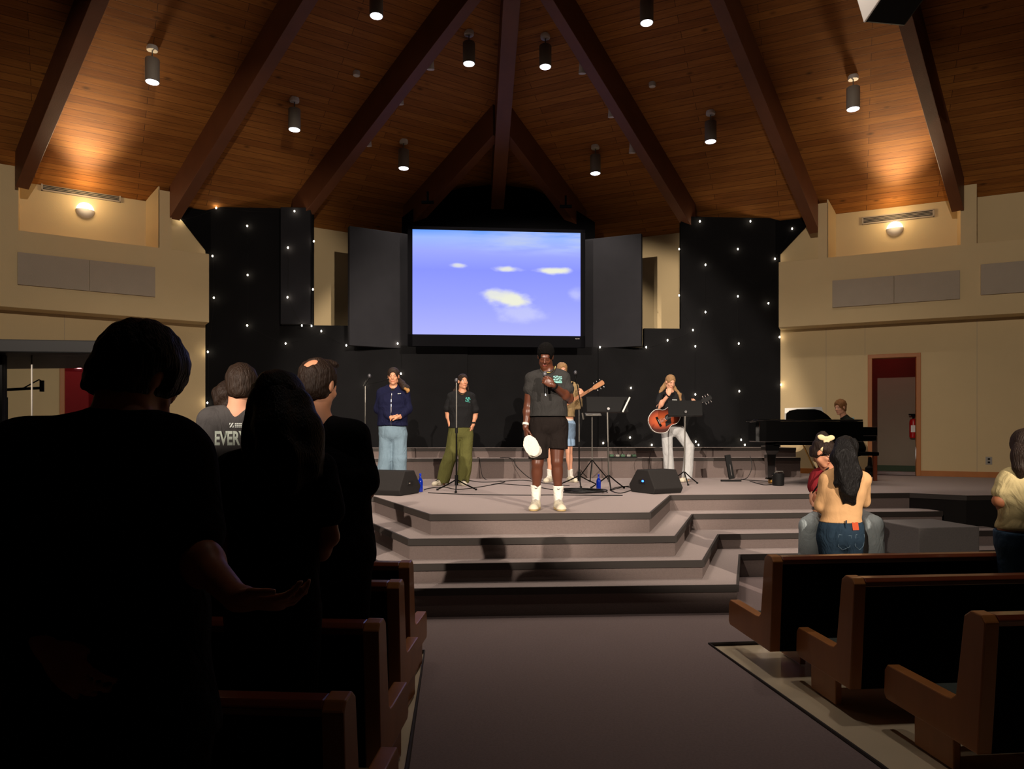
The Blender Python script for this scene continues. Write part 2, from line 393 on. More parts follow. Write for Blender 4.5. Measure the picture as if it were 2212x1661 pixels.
# ---- side walls
def side_wall(tag_, P, e, n, sgn, door, pierpx, beamend, ext_far):
    """P on lower wall face line, e to the right, n into the room; sgn -1 for left wall (stage end at t=0, room at t<0)"""
    T = ext_far * sgn
    def W(t, z, o=0.0): return P + e * t + n * o + Zv * z
    th = -n * .16
    zs = 3.655
    # lower wall with a door opening
    d0, d1, dz = door
    ts = sorted([0, T]); lo, hi = ts
    # stage end runs on to the corner behind the black walls
    tc = float(np.dot(CORN - P, e)); lo = min(lo, tc); hi = max(hi, tc)
    m = MB()
    m.prism([W(lo, 0), W(d0, 0), W(d0, ZE + .0), W(lo, ZE)], th)
    m.prism([W(d1, 0), W(hi, 0), W(hi, ZE), W(d1, ZE)], th)
    m.prism([W(d0, dz), W(d1, dz), W(d1, ZE), W(d0, ZE)], th)
    m.prism([W(d0, 0), W(d1, 0), W(d1, STG), W(d0, STG)], th)
    m.build('wall_' + tag_, M['cream'], kind='structure')
    # projecting upper band (soffit box)
    O = .42; zl = 4.93
    t0 = 0.0
    m = MB(); a, b = sorted([t0, T])
    m.prism([W(a, zs, 0), W(b, zs, 0), W(b, zs, O), W(a, zs, O)], Zv * (zl - zs))
    o = m.build('wall_' + tag_ + '_band', M['cream'], kind='structure', bevel=.01)
    return W
def t_on(u, P, e, off=0.0, n=None):
    Q = P + (n * off if n is not None else 0); k = (u - CX) / FPX
    # (Qx+e t)/(Qy+ ey t)=k
    return (k * Q[1] - Q[0]) / (e[0] - k * e[1])
dRt = (t_on(1882, PR, eR), t_on(1981, PR, eR)); dLt = (t_on(138, PL, eL), t_on(206, PL, eL))
WR = side_wall('right', PR, eR, nR, 1, (dRt[0], dRt[1], 3.03), None, None, 16)
WL = side_wall('left', PL, eL, nL, -1, (dLt[0], dLt[1], 3.07), None, None, 16)
O = .42; ZL = 4.93
# piers carrying the beams, on the band
def pier(W, P, e, n, u0, u1, ztop):
    a = t_on(u0, P, e, O, n); b = t_on(u1, P, e, O, n); m = MB()
    m.prism([W(a, ZL - .01, -.02), W(b, ZL - .01, -.02), W(b, ZL - .01, O), W(a, ZL - .01, O)], Zv * (ztop - ZL)); m.build('wall_pier', M['cream'], kind='structure')
for u0, u1, zt in ((1767, 1789, 5.98), (2075, 2110, 5.98)): pier(WR, PR, eR, nR, u0, u1, zt)
for u0, u1, zt in ((342, 371, 5.98), (-10, 40, 5.98)): pier(WL, PL, eL, nL, u0, u1, zt)
for k in (1, 2):   # more piers out of frame
    a = t_on(2090, PR, eR, O, nR) + 3.0 * k; m = MB(); m.prism([WR(a, ZL, 0), WR(a + .25, ZL, 0), WR(a + .25, ZL, O), WR(a, ZL, O)], Zv * 1.05); m.build('wall_pier', M['cream'], kind='structure')
# splayed reveals beside the inner piers
def splay(W, P, e, n, upier, uback):
    a = t_on(upier, P, e, O, n); b = t_on(uback, P, e, 0, n); m = MB()
    m.prism([W(a, ZL, O), W(b, ZL, 0.0), W(b, 5.86, 0.0), W(a, 6.03, O)], e * (-.02 if b > a else .02)); m.build('wall_reveal', M['cream'], kind='structure')
splay(WR, PR, eR, nR, 1789, 1806); splay(WL, PL, eL, nL, 342, 315)

# ---- black drape on the stage ends of the band / recess
def drape(P, e, n, pts, off=.03):
    PP = P + n * off; q = []
    for (u, v) in pts:
        h = hit(u, v, PP, n); h[2] = min(h[2], ZE - .01); q.append(h)
    return q
m = MB(); m.prism(drape(PL, eL, nL, [(372, 450), (456, 556), (520, 556), (520, 430), (372, 430)]), nL * .02); m.build('wall_drape_left', M['curtain'], kind='structure')
m = MB(); m.prism(drape(PR, eR, nR, [(1752, 479), (1665, 571), (1600, 571), (1600, 440), (1752, 440)]), nR * .02); m.build('wall_drape_right', M['curtain'], kind='structure')

# ---- black stage back wall on the line between both wall ends
PQ = PL.copy(); eQ = unit(PR - PL); nQ = np.array([eQ[1], -eQ[0], 0])
def Q(u, v, off=0.0): return hit(u, v, PQ + nQ * off, nQ)
def Qz(u, z, off=0.0):
    t = t_on(u, PQ, eQ, off, nQ); return PQ + nQ * off + eQ * t + Zv * z
m = MB()
zb = STG - .02; zt = Q(700, 703)[2]; zc = Q(1072, 748)[2]
bk = -nQ * .1
m.prism([Qz(441, zb), Qz(1688, zb), Qz(1688, zt), Qz(1391, zt), Qz(1391, zc), Qz(752, zc), Qz(752, zt), Qz(441, zt)], bk)
m.prism([Qz(441, zt), Qz(676, zt), Qz(676, 5.92), Qz(441, 5.92)], bk)
m.prism([Qz(1471, zt), Qz(1688, zt), Qz(1688, 5.9), Qz(1471, 5.9)], bk)
m.build('wall_stage', M['black'], kind='structure')
# flat pilasters
m = MB(); m.prism([Qz(610, zt, .0), Qz(674, zt, .0), Qz(674, 5.90, .0), Qz(610, 5.90, .0)], nQ * .14); m.build('wall_pilaster', M['panelblack'], kind='structure', bevel=.01)
m = MB(); m.prism([Qz(868, zb), Qz(1010, zb), Qz(1010, zc), Qz(868, zc)], nQ * .03); m.build('wall_panel', M['black'], kind='structure')
m = MB(); m.prism([Qz(1292, zb), Qz(1500, zb), Qz(1500, zc - .02), Qz(1292, zc - .02)], nQ * .03); m.build('wall_panel', M['black'], kind='structure')
# wall behind the screen, up to the roof
PB = PQ - nQ * .75
def QB(u, v): return hit(u, v, PB, nQ)
pts = [QB(868, 760)] + [QB(u, v) for u, v in ((868, 470), (925, 425), (1000, 405), (1073, 398), (1150, 408), (1222, 440), (1285, 480))] + [QB(1285, 760)]
m = MB(); m.prism(pts, -nQ * .1); m.build('wall_behind_screen', M['curtain'], kind='structure')
# splayed dark wing panels either side of the screen
def wing(u0, d0, ang, L, z0, z1):
    p = np.array([(u0 - CX) * d0 / FPX, d0, 0]); e = np.array([math.cos(ang), math.sin(ang), 0]); n = np.array([e[1], -e[0], 0]); m = MB()
    m.prism([p + Zv * z0, p + e * L + Zv * z0, p + e * L + Zv * z1, p + Zv * z1], -n * .12)
    return m.build('wall_wing', M['panelblack'], bevel=.008, kind='structure')
wing(755, 13.3, aL * .9, 1.25, 3.24, 5.48)
wing(1388, 13.85, math.pi + aR * .9, 1.25, 3.28, 5.46)

# ---- floors and stage
def flat(name, pts, z, th, mat_, kind='structure'):
    m = MB(); m.prism([np.array([p[0], p[1], z]) for p in pts], Zv * -th); return m.build(name, mat_, kind=kind)
# aisle carpet strip and carpet in front of the steps over a vinyl slab
flat('floor', [(-14, -4), (14, -4), (14, 19), (-14, 19)], -.012, .1, M['vinyl'])
flat('floor_carpet', [(-.27, -3), (1.95 + .2, -3), (2.02, .0), (1.77, 3.4), (1.49, 5.37), (12, 6.4), (12, 9.9), (-12, 9.9), (-12, 5.1), (-.64, 5.19), (-.5, 3.38), (-.36, 0)], 0.0, .011, M['aisle'])
m = MB(); m.tube([(-.36, 0, .004), (-.5, 3.38, .004), (-.64, 5.19, .004), (-5, 5.15, .004)], .012, 6); m.build('trim_1', M['nosing'], kind='structure')
m = MB(); m.tube([(2.02, 0, .004), (1.77, 3.4, .004), (1.49, 5.37, .004), (6, 5.85, .004)], .012, 6); m.build('trim_2', M['nosing'], kind='structure')

def hp(u, v, z): q = hz(u, v, z); return (q[0], q[1])
H1, H2, H3, H4 = .247, .414, .604, .80
far_r = (11.5, 10.2)
L4 = [(-6.5, 8.55), (-1.72, 8.90), (-.795, 6.95), (1.375, 7.10), (2.02, 9.09), (5.27, 9.42), (5.77, 9.02), (11.5, 9.6)]
L3 = [(-6.5, 8.1), (-1.82, 8.40), (-.96, 6.65), (1.57, 6.84), (2.20, 8.69), (5.45, 9.0)]
L2 = [(-6.5, 7.65), (-1.95, 7.90), (-1.14, 6.39), (1.77, 6.60), (2.40, 8.29), (6.0, 8.62)]
L1 = [(-6.5, 7.2), (-2.1, 7.45), (-1.33, 6.13), (2.0, 6.32), (2.52, 7.89), (6.3, 8.25)]
def step(poly, z0, z1, close):
    m = MB(); pts = [np.array([x, y, z0]) for x, y in poly] + [np.array([x, y, z0]) for x, y in close]
    m.prism(pts, Zv * (z1 - z0)); return m
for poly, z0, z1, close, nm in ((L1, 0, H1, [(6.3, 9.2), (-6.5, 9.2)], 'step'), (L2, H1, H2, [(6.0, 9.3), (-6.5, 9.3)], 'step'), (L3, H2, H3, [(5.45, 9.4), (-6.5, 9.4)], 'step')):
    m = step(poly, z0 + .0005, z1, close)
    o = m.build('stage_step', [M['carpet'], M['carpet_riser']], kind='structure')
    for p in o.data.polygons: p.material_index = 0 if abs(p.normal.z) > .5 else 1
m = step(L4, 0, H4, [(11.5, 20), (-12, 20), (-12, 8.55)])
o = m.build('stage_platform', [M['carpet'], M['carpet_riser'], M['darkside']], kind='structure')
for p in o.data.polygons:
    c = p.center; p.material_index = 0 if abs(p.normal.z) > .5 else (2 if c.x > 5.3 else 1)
# dark nosing along every edge
for poly, z in ((L1, H1), (L2, H2), (L3, H3), (L4, H4)):
    m = MB(); n = len(poly)
    offs = []
    for i, p in enumerate(poly):
        a = np.array(poly[max(i - 1, 0)]); b = np.array(poly[min(i + 1, n - 1)]); p = np.array(p)
        d1 = unit(p - a) if i > 0 else unit(b - p); d2 = unit(b - p) if i < n - 1 else d1
        n1 = np.array([d1[1], -d1[0]]); n2 = np.array([d2[1], -d2[0]]); nn = (n1 + n2); nn = nn / max(.4, np.dot(nn, nn) / 2); offs.append(nn * .018)
    for i in range(n - 1):
        a = np.array(poly[i]); b = np.array(poly[i + 1]); oa = offs[i]; ob = offs[i + 1]
        q = [np.array([*(a + oa), z - .058]), np.array([*(b + ob), z - .058]), np.array([*(b - ob * .2), z - .058]), np.array([*(a - oa * .2), z - .058])]
        m.prism(q, Zv * .0625)
    m.build('step_nosing', M['nosing'], kind='structure')
# rear choir risers
Bk = PQ[1]
def Yq(u, v): return None
zr1, zr2 = 1.15, 1.32
r1a = hz(470, 1030, STG); r1b = hz(1640, 1026, STG)
def line_z(u0, u1, dfront, dback, z0, z1, side=None):
    m = MB(); k = math.tan(math.radians(3.6))
    p = [np.array([(u0 - CX) / FPX * dfront, 0, 0]), np.array([(u1 - CX) / FPX * dfront, 0, 0])]
    f0 = dfront + k * p[0][0]; f1 = dfront + k * p[1][0]
    m.prism([np.array([p[0][0], f0, z0]), np.array([p[1][0], f1, z0]), np.array([p[1][0], f1 + dback, z0]), np.array([p[0][0], f0 + dback, z0])], Zv * (z1 - z0))
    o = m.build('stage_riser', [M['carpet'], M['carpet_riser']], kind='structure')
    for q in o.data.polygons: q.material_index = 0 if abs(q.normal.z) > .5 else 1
    m = MB(); m.prism([np.array([p[0][0], f0 - .015, z1 - .05]), np.array([p[1][0], f1 - .015, z1 - .05]), np.array([p[1][0], f1 + .01, z1 - .05]), np.array([p[0][0], f0 + .01, z1 - .05])], Zv * .054)
    m.build('step_nosing', M['nosing'], kind='structure')
line_z(440, 1745, 12.45, 1.3, STG, zr1)
line_z(440, 1735, 12.95, .8, zr1, zr2)
# baseboard, right wall
m = MB(); a = t_on(1986, PR, eR); m.prism([WR(a, STG), WR(a + 6, STG), WR(a + 6, STG + .1), WR(a, STG + .1)], nR * .02); m.build('baseboard_right', M['trim'], kind='structure')
a = t_on(1690, PR, eR); b = t_on(1876, PR, eR)
m = MB(); m.prism([WR(a, STG), WR(b, STG), WR(b, STG + .1), WR(a, STG + .1)], nR * .02); m.build('baseboard_right', M['trim'], kind='structure')
# door frames + rooms behind
def doorway(name, W, n, e, d0, d1, dz, label):
    m = MB(); t = .06; dd = -.20
    for a, b in ((d0 - t, d0 + .015), (d1 - .015, d1 + t)):
        m.prism([W(a, STG, .025), W(b, STG, .025), W(b, dz + t, .025), W(a, dz + t, .025)], -n * .22)
    m.prism([W(d0 - t, dz - .015, .026), W(d1 + t, dz - .015, .026), W(d1 + t, dz + t, .026), W(d0 - t, dz + t, .026)], -n * .22)
    m.build(name, M['trim'], kind='structure', bevel=.006)
doorway('door_1', WR, nR, eR, dRt[0], dRt[1], 3.03, '')
doorway('door_2', WL, nL, eL, dLt[0], dLt[1], 3.07, '')
def backroom(W, n, e, d0, d1, upcol, lowcol, flip):
    a, b = d0 - 1.0, d1 + 1.0; D = -1.7
    m = MB(); zs = 2.15
    m.prism([W(a, STG, D), W(b, STG, D), W(b, 3.4, D), W(a, 3.4, D)], -n * .1); m.build('wall_hallway', upcol, kind='structure')
    m = MB(); m.prism([W(a, 3.4, D), W(b, 3.4, D), W(b, 3.4, -.17), W(a, 3.4, -.17)], Zv * .05)
    m.build('ceiling_hallway', lowcol, kind='structure'); m = MB(); m.prism([W(a, STG, D), W(a, STG, -.17), W(a, 3.4, -.17), W(a, 3.4, D)], -e * .05); m.build('wall_hallway', lowcol, kind='structure'); m = MB()
    m.prism([W(b, STG, D), W(b, STG, -.17), W(b, 3.4, -.17), W(b, 3.4, D)], e * .05)
    m.build('wall_hallway', lowcol, kind='structure')
    m = MB(); m.prism([W(a, STG, D + .015), W(b, STG, D + .015), W(b, STG + .12, D + .015), W(a, STG + .12, D + .015)], n * .01); m.build('baseboard_hallway', mat('green_base', (44, 62, 40), .7), kind='structure')
HALL = mat('hallway_wall', (128, 116, 100), .85, var=.05)
backroom(WR, nR, eR, dRt[0], dRt[1], HALL, HALL, 1)
backroom(WL, nL, eL, dLt[0], dLt[1], M['redpaint'], M['redpaint'], 1)
c = WR((dRt[0] + dRt[1]) / 2, 3.25, -.9); point('hall_red_fill', c, 3.0, (1, .04, .05), .1)  # unseen red point light added for the hallway's red top
c = WR((dRt[0] + dRt[1]) / 2 + .2, 1.2, -1.0); point('hall_fill', c, 1.0, (1, .9, .8), .1)  # unseen dim white point light added low in the hallway
c = WL((dLt[0] + dLt[1]) / 2, 2.9, -.9); point('hall_fill', c, 6, (1, .35, .4), .1)  # unseen pinkish fill behind the left doorway
# ================================================================ things on walls and ceiling
def on_wall(u, v, P, n, off=0.0): return hit(u, v, P + n * off, n)
# acoustic panels on the bands
def acoustic(P, e, n, u0, u1, v0, v1, label, vt=None):
    off = O
    a = t_on(u0, P, e, off, n); b = t_on(u1, P, e, off, n); z1 = on_wall(u0, v0, P, n, off)[2]; z0 = on_wall(u0, v1, P, n, off)[2]
    if a > b: a, b = b, a
    m = MB(); q = P + n * (off + .002); mid = (a + b) / 2
    for (s, t) in ((a, mid - .002), (mid + .002, b)):
        m.prism([q + e * s + Zv * z0, q + e * t + Zv * z0, q + e * t + Zv * z1, q + e * s + Zv * z1], n * .04)
    m.build('sound_absorber', M['acoustic'], label=label, cat='wall panel', bevel=.006)
acoustic(PL, eL, nL, 38, 335, 545, 615, 'long grey fabric acoustic panel on the left cream wall')
acoustic(PR, eR, nR, 1798, 2073, 607, 665, 'long grey fabric acoustic panel on the right wall above the open doorway')
acoustic(PR, eR, nR, 2118, 2420, 572, 638, 'grey fabric acoustic panel cut by the right edge of the picture')
# vents
def vent(P, e, n, u0, u1, v0, v1, label):
    a = t_on(u0, P, e, 0, n); b = t_on(u1, P, e, 0, n)
    z1 = on_wall(u0, v0, P, n)[2]; z0 = on_wall(u0, v1, P, n)[2]; rt = empty('air_vent', P + e * (a + b) / 2 + Zv * z0, label, 'air vent')
    q = P + n * .002; L = b - a; h = z1 - z0
    m = MB(); m.prism([q + e * a + Zv * z0, q + e * b + Zv * z0, q + e * b + Zv * z1, q + e * a + Zv * z1], n * .006); m.build('backing', M['grille'], rt)
    m = MB()
    for (s0, s1, y0, y1) in ((a, b, z0, z0 + .02), (a, b, z1 - .02, z1), (a, a + .025, z0, z1), (b - .025, b, z0, z1)):
        m.prism([q + e * s0 + Zv * y0, q + e * s1 + Zv * y0, q + e * s1 + Zv * y1, q + e * s0 + Zv * y1], n * .03)
    m.build('frame', M['acoustic'], rt)
    for k in range(5):
        z = z0 + h * (k + .8) / 5.6; m = MB(); m.prism([q + e * (a + .02) + Zv * z, q + e * (b - .02) + Zv * z, q + e * (b - .02) + Zv * (z + .004) + n * .018, q + e * (a + .02) + Zv * (z + .004) + n * .018], Zv * .006)
        m.build('slat', M['acoustic'], rt)
vent(PL, eL, nL, 89, 261, 394, 412, 'slatted air vent high on the left wall under the ceiling')
vent(PR, eR, nR, 1862, 2018, 470, 486, 'slatted air vent high on the right wall under the ceiling')
# dome uplights
def sconce(P, e, n, u, v, label, tu, tv, power, rn, side):
    c = on_wall(u, v, P, n, .0); rt = empty('wall_uplight', c - Zv * .1, label, 'wall light')
    r = .145; m = MB(); vs = []; fs = []; N = 20; K = 6
    # half dome: white shell with open top, lens in the upper half
    for i in range(K + 1):
        ph = math.pi / 2 * i / K
        for k in range(N + 1):
            th = math.pi + math.pi * k / N     # lower half circle
            vs.append(c + e * (r * math.cos(ph) * math.cos(th)) + Zv * (r * math.cos(ph) * math.sin(th)) + n * (.11 * math.sin(ph) + .0))
    for i in range(K):
        for k in range(N): fs.append((i * (N + 1) + k, i * (N + 1) + k + 1, (i + 1) * (N + 1) + k + 1, (i + 1) * (N + 1) + k))
    m.add(vs, fs); m.build('shade', M['white'], rt, smooth=True)
    m = MB(); vs = []; fs = []
    for i in range(K + 1):
        ph = math.pi / 2 * i / K
        for k in range(N + 1):
            th = math.pi * k / N; vs.append(c + e * (r * .93 * math.cos(ph) * math.cos(th)) + Zv * (r * .93 * math.cos(ph) * math.sin(th)) + n * (.10 * math.sin(ph)))
    for i in range(K):
        for k in range(N): fs.append((i * (N + 1) + k, i * (N + 1) + k + 1, (i + 1) * (N + 1) + k + 1, (i + 1) * (N + 1) + k))
    m.add(vs, fs); m.build('lens', M['sconceglow'], rt, smooth=True)
    tgt = hit(tu, tv, P + Zv * ZE, rn); src = c + n * .16 - Zv * .02
    spot('uplight', tuple(src), tuple(src + n * .74 + Zv * .66), power * 1.3, 50, 1.0, (1, .78, .48), .2)
    spot('uplight', tuple(src), tuple(src + n * .86 + Zv * .5), power * 1.6, 66, 1.0, (1, .76, .46), .2)
    point('uplight_spill', tuple(c + n * .35 + Zv * .2), power * .04, (1, .72, .4), .1)
sconce(PL, eL, nL, 184, 454, 'glowing dome uplight on the left wall below the vent', 225, 235, 260, rnL, 'L')
sconce(PR, eR, nR, 1933, 494, 'glowing dome uplight on the right wall below the vent', 1890, 285, 260, rnR, 'R')

# pendant cylinders
def pendant_proto():
    rt = empty('pendant_light', (0, 0, 0))
    m = MB(); m.lathe((0, 0, -.02), [(.02, -.012), (.075, -.012), (.08, 0), (.08, .05)], 20); m.build('canopy', M['lampwhite'], rt, smooth=True)
    m = MB(); m.cyl((0, 0, -.16), (0, 0, -.02), .009, n=8); m.build('stem', M['metal'], rt)
    m = MB(); m.lathe((0, 0, -.5), [(.086, .004), (.098, 0), (.1, .006), (.1, .335), (.094, .345), (.02, .348)], 28); m.build('shade', M['lampbody'], rt, smooth=True)
    m = MB(); m.lathe((0, 0, -.5), [(.085, -.006), (.088, .0035)], 28); m.build('lens', M['lampglow'], rt)
    return rt
pend = pendant_proto(); first = True
PEND = [(329, 105, 'L', 'pendant cylinder light above the left vent, leftmost of all', 1), (636, 216, 'L', 'pendant cylinder light in the second ceiling bay from the left', 1),
        (872, 306, 'L', 'small pendant light left of the screen in the lowest row', 1), (1013, 72, 'L', 'pendant light just left of the centre beam', 1),
        (1178, 79, 'R', 'pendant light just right of the centre beam', 1), (1286, 318, 'R', 'small pendant light right of the screen in the lowest row', 1),
        (1535, 244, 'R', 'pendant light in the middle of the right ceiling bay, by the third beam', 1), (1843, 168, 'R', 'pendant cylinder light above the right vent, rightmost of all', 1),
        (813, -38, 'L', 'pendant light cut by the top edge, left of the centre beam', 1), (1397, -22, 'R', 'pendant light cut by the top edge, right of the centre beam', 1)]
for (u, v, s_, lb, on) in PEND:
    P, rn = (PL, rnL) if s_ == 'L' else (PR, rnR)
    c = hit(u, v, P + Zv * ZE, rn); o = pend if first else copy_tree(pend); first = False
    o.location = tuple(c); tag(o, lb, 'ceiling light', 'cylinder pendants on the wooden ceiling')
    spot('down_spot', (c[0], c[1], c[2] - .52), (c[0], c[1], 0), 190, 95, .8, (1, .86, .74), .08)
# unseen spots without fixtures, placed to brighten floor and steps
for (x, y) in ((-3.4, 8.2), (3.7, 8.2), (.5, 8.0), (.4, 9.6)):
    spot('down_spot', (x, y, 8.6), (x, y, 0), 500, 66, 1.0, (1, .84, .72), .08)
for (x, y, pw, an) in ((1.0, 4.6, 170, 70), (2.9, 4.6, 260, 60)): spot('down_spot', (x, y, 8.6), (x, y + .6, 0), pw, an, 1.0, (1, .84, .72), .08)  # added overhead to brighten the aisle and the right pews
# detectors
for u, v, s_, lb in ((770, 157, 'L', 'small round detector on the ceiling left of the centre'), (1409, 181, 'R', 'small round detector on the ceiling right of the centre')):
    P, rn = (PL, rnL) if s_ == 'L' else (PR, rnR); c = hit(u, v, P + Zv * ZE, rn); m = MB(); m.lathe(c - Zv * .05, [(.03, -.012), (.055, 0), (.06, .03), (.06, .07)], 16)
    m.build('smoke_detector', M['lampwhite'], label=lb, cat='detector', smooth=True)
# little can spots clipped to the two inner beams
for u, v, nm, lb in ((795, 303, 'L1', 'lowest small white spotlight clipped to the beam left of the centre'), (864, 212, 'L1', 'middle small white spotlight clipped to the beam left of the centre'), (930, 136, 'L1', 'highest small white spotlight clipped to the beam left of the centre'),
                     (1258, 145, 'R1', 'highest small white spotlight clipped to the beam right of the centre'), (1321, 240, 'R1', 'middle small white spotlight clipped to the beam right of the centre'), (1366, 318, 'R1', 'lowest small white spotlight clipped to the beam right of the centre')):
    P, rn = (PL, rnL) if nm[0] == 'L' else (PR, rnR); c = hit(u, v, P + Zv * (ZE - .25), rn)
    rt = empty('spotlight', c, lb, 'spotlight'); m = MB(); m.cyl(c + np.array([0, -.02, .1]), c + np.array([0, .02, -.1]), .05, .062, 14); m.build('can', M['lampwhite'], rt, smooth=True)
    m = MB(); m.cyl(c + np.array([0, 0, .09]), c + np.array([0, .0, .3]), .012, n=6); m.build('bracket', M['metal'], rt)
# loudspeaker hung at the top right
c = U(1925, -40, 8.2); R = rotz(.15) @ rotx(-.35); rt = empty('hanging_speaker', c, 'black and white loudspeaker hung from the ceiling in the top right corner', 'speaker')
m = MB(); m.box(c + R @ np.array([.0, 0, 0]), (.5, .5, .75), R); m.build('cabinet', M['blackmetal'], rt, bevel=.02)
m = MB(); m.box(c + R @ np.array([-.262, 0, 0]), (.02, .5, .75), R); m.build('side_panel', M['white'], rt, bevel=.006)
m = MB(); m.box(c + R @ np.array([0, -.26, 0]), (.46, .02, .7), R); m.build('grille', M['grille'], rt, bevel=.004)
m = MB(); m.cyl(c + Zv * .3, c + Zv * 2.2, .012, n=6); m.build('hanging_rod', M['metal'], rt)
# brackets at the ends of the lowest beams
for u, v in ((924, 437), (1222, 446)):
    c = U(u, v, 14.0); m = MB(); m.box(c, (.24, .05, .05)); m.box(c + Zv * .1, (.04, .04, .22)); m.build('beam_bracket', M['blackmetal'], kind='structure')
# ---- screen
def quad_pts(u0, v0, u1, v1, P, n): return [hit(u0, v1, P, n), hit(u1, v1, P, n), hit(u1, v0, P, n), hit(u0, v0, P, n)]
aT = math.radians(4.6); eT = np.array([math.cos(aT), math.sin(aT), 0]); nT = np.array([eT[1], -eT[0], 0]); PT = np.array([-.3, 13.35, 0])
tl = hit(891, 495, PT, nT); br = hit(1254, 723, PT, nT); wS = float(np.dot(br - tl, eT)); z1 = tl[2]; z0 = hit(891, 722, PT, nT)[2]
P0 = np.array([tl[0], tl[1], 0]); rt = empty('projection_screen', P0 + eT * wS / 2 + Zv * (z0 - .22), 'big wide screen showing a blue sky with clouds over the stage', 'screen')
def tq(s0, s1, y0, y1, o0, th, nm, mt, par=None, **kw):
    m = MB(); q = P0 + nT * o0; m.prism([q + eT * s0 + Zv * y0, q + eT * s1 + Zv * y0, q + eT * s1 + Zv * y1, q + eT * s0 + Zv * y1], nT * th)
    return m.build(nm, mt, par if par is not None else rt, **kw)
tq(-.09, wS + .09, z0 - .22, z1 + .06, -.10, .085, 'cabinet', M['tvframe'], bevel=.01)
tq(-.09, 0, z0 - .22, z1 + .06, -.012, .02, 'frame', M['tvframe']); tq(wS, wS + .09, z0 - .22, z1 + .06, -.012, .02, 'frame', M['tvframe'])
tq(-.09, wS + .09, z1, z1 + .06, -.012, .02, 'frame', M['tvframe']); tq(-.09, wS + .09, z0 - .22, z0, -.012, .02, 'frame', M['tvframe'])
m = MB(); q = P0 - nT * .012; m.prism([q + Zv * z0, q + eT * wS + Zv * z0, q + eT * wS + Zv * z1, q + Zv * z1], nT * .006)
hS = z1 - z0
m.build('display', M['screen'], rt, uvf=lambda p: (float(np.dot(p - P0, eT) / wS), float((p[2] - z0) / hS)))
for k in range(4): tq(wS - .10 + k * .022, wS - .10 + k * .022 + .014, z0 - .06, z0 - .045, .009, .002, 'maker_mark', M['greyplate'])
m = MB(); m.box(hit(1072, 740, PQ - nQ * .2, nQ), (1.6, .5, .10)); m.build('screen_mount', M['blackmetal'], label='black mounting shelf under the big screen', cat='mount')

# ---- string lights
def bulb_pt(u, v):
    if u < 470 and v < 560 and u < 456: h = hit(u, v, PL + nL * .08, nL); return h
    if u > 1668 and v < 560: return hit(u, v, PR + nR * .08, nR)
    if 605 < u < 680 and v < 704: return hit(u, v, PQ + nQ * .2, nQ)
    if u in (458, 461): return hit(u + 1, v, PQ + nQ * .08, nQ)
    if u in (447, 446): return hit(u + 2, v, PQ + nQ * .07, nQ)
    return hit(u, v, PQ + nQ * .06, nQ)
STR = [([(388, 474), (467, 449), (636, 456)], 'string of small warm bulbs along the top of the left black wall'),
       ([(458, 553), (461, 643), (447, 760), (446, 870)], 'string of small bulbs down the left edge of the black wall'),
       ([(534, 488), (535, 594), (534, 703), (617, 742), (694, 715), (748, 746), (859, 742)], 'string of small bulbs dropping down the left black wall and along its ledge'),
       ([(622, 535), (621, 642), (652, 703), (673, 704), (676, 625), (678, 521)], 'string of small bulbs around the left black pilaster'),
       ([(788, 830), (866, 807)], 'two small bulbs glowing behind the woman in the navy hoodie'),
       ([(1296, 750), (1396, 750), (1442, 735), (1497, 713), (1467, 638), (1467, 538), (1512, 478)], 'string of small bulbs along the ledge right of the screen and up the opening'),
       ([(1621, 478), (1594, 538), (1524, 572), (1524, 674), (1502, 748)], 'string of small bulbs zigzagging down the right black wall'),
       ([(1594, 640), (1596, 742), (1597, 845), (1601, 950), (1609, 961)], 'string of small bulbs dropping down beside the piano tail'),
       ([(1711, 494), (1674, 559), (1660, 655), (1684, 728), (1687, 831)], 'string of small bulbs down the right edge of the black wall'),
       ([(1363, 838), (1361, 945), (1303, 957)], 'string of three small bulbs behind the black music stand on the left'),
       ([(1502, 852), (1503, 954), (1509, 961), (1408, 961)], 'string of four small bulbs behind the woman with the acoustic guitar')]
for pts, lb in STR:
    P3 = [bulb_pt(u, v) for u, v in pts]; rt = empty('string_light', P3[-1], lb, 'string lights', 'strings of small bulbs on the black stage wall')
    path = []
    for a, b in zip(P3[:-1], P3[1:]):
        for k in range(6):
            t = k / 6; path.append(a + (b - a) * t - Zv * .03 * math.sin(math.pi * t) - nQ * .035)
    path.append(P3[-1] - nQ * .035)
    m = MB(); m.tube(path, .0018, 4); m.build('cord', M['wire'], rt)
    for p in P3:
        m = MB(); m.ball(p, (.014, .014, .018), 6); m.build('bulb', M['bulb'], rt, smooth=True)

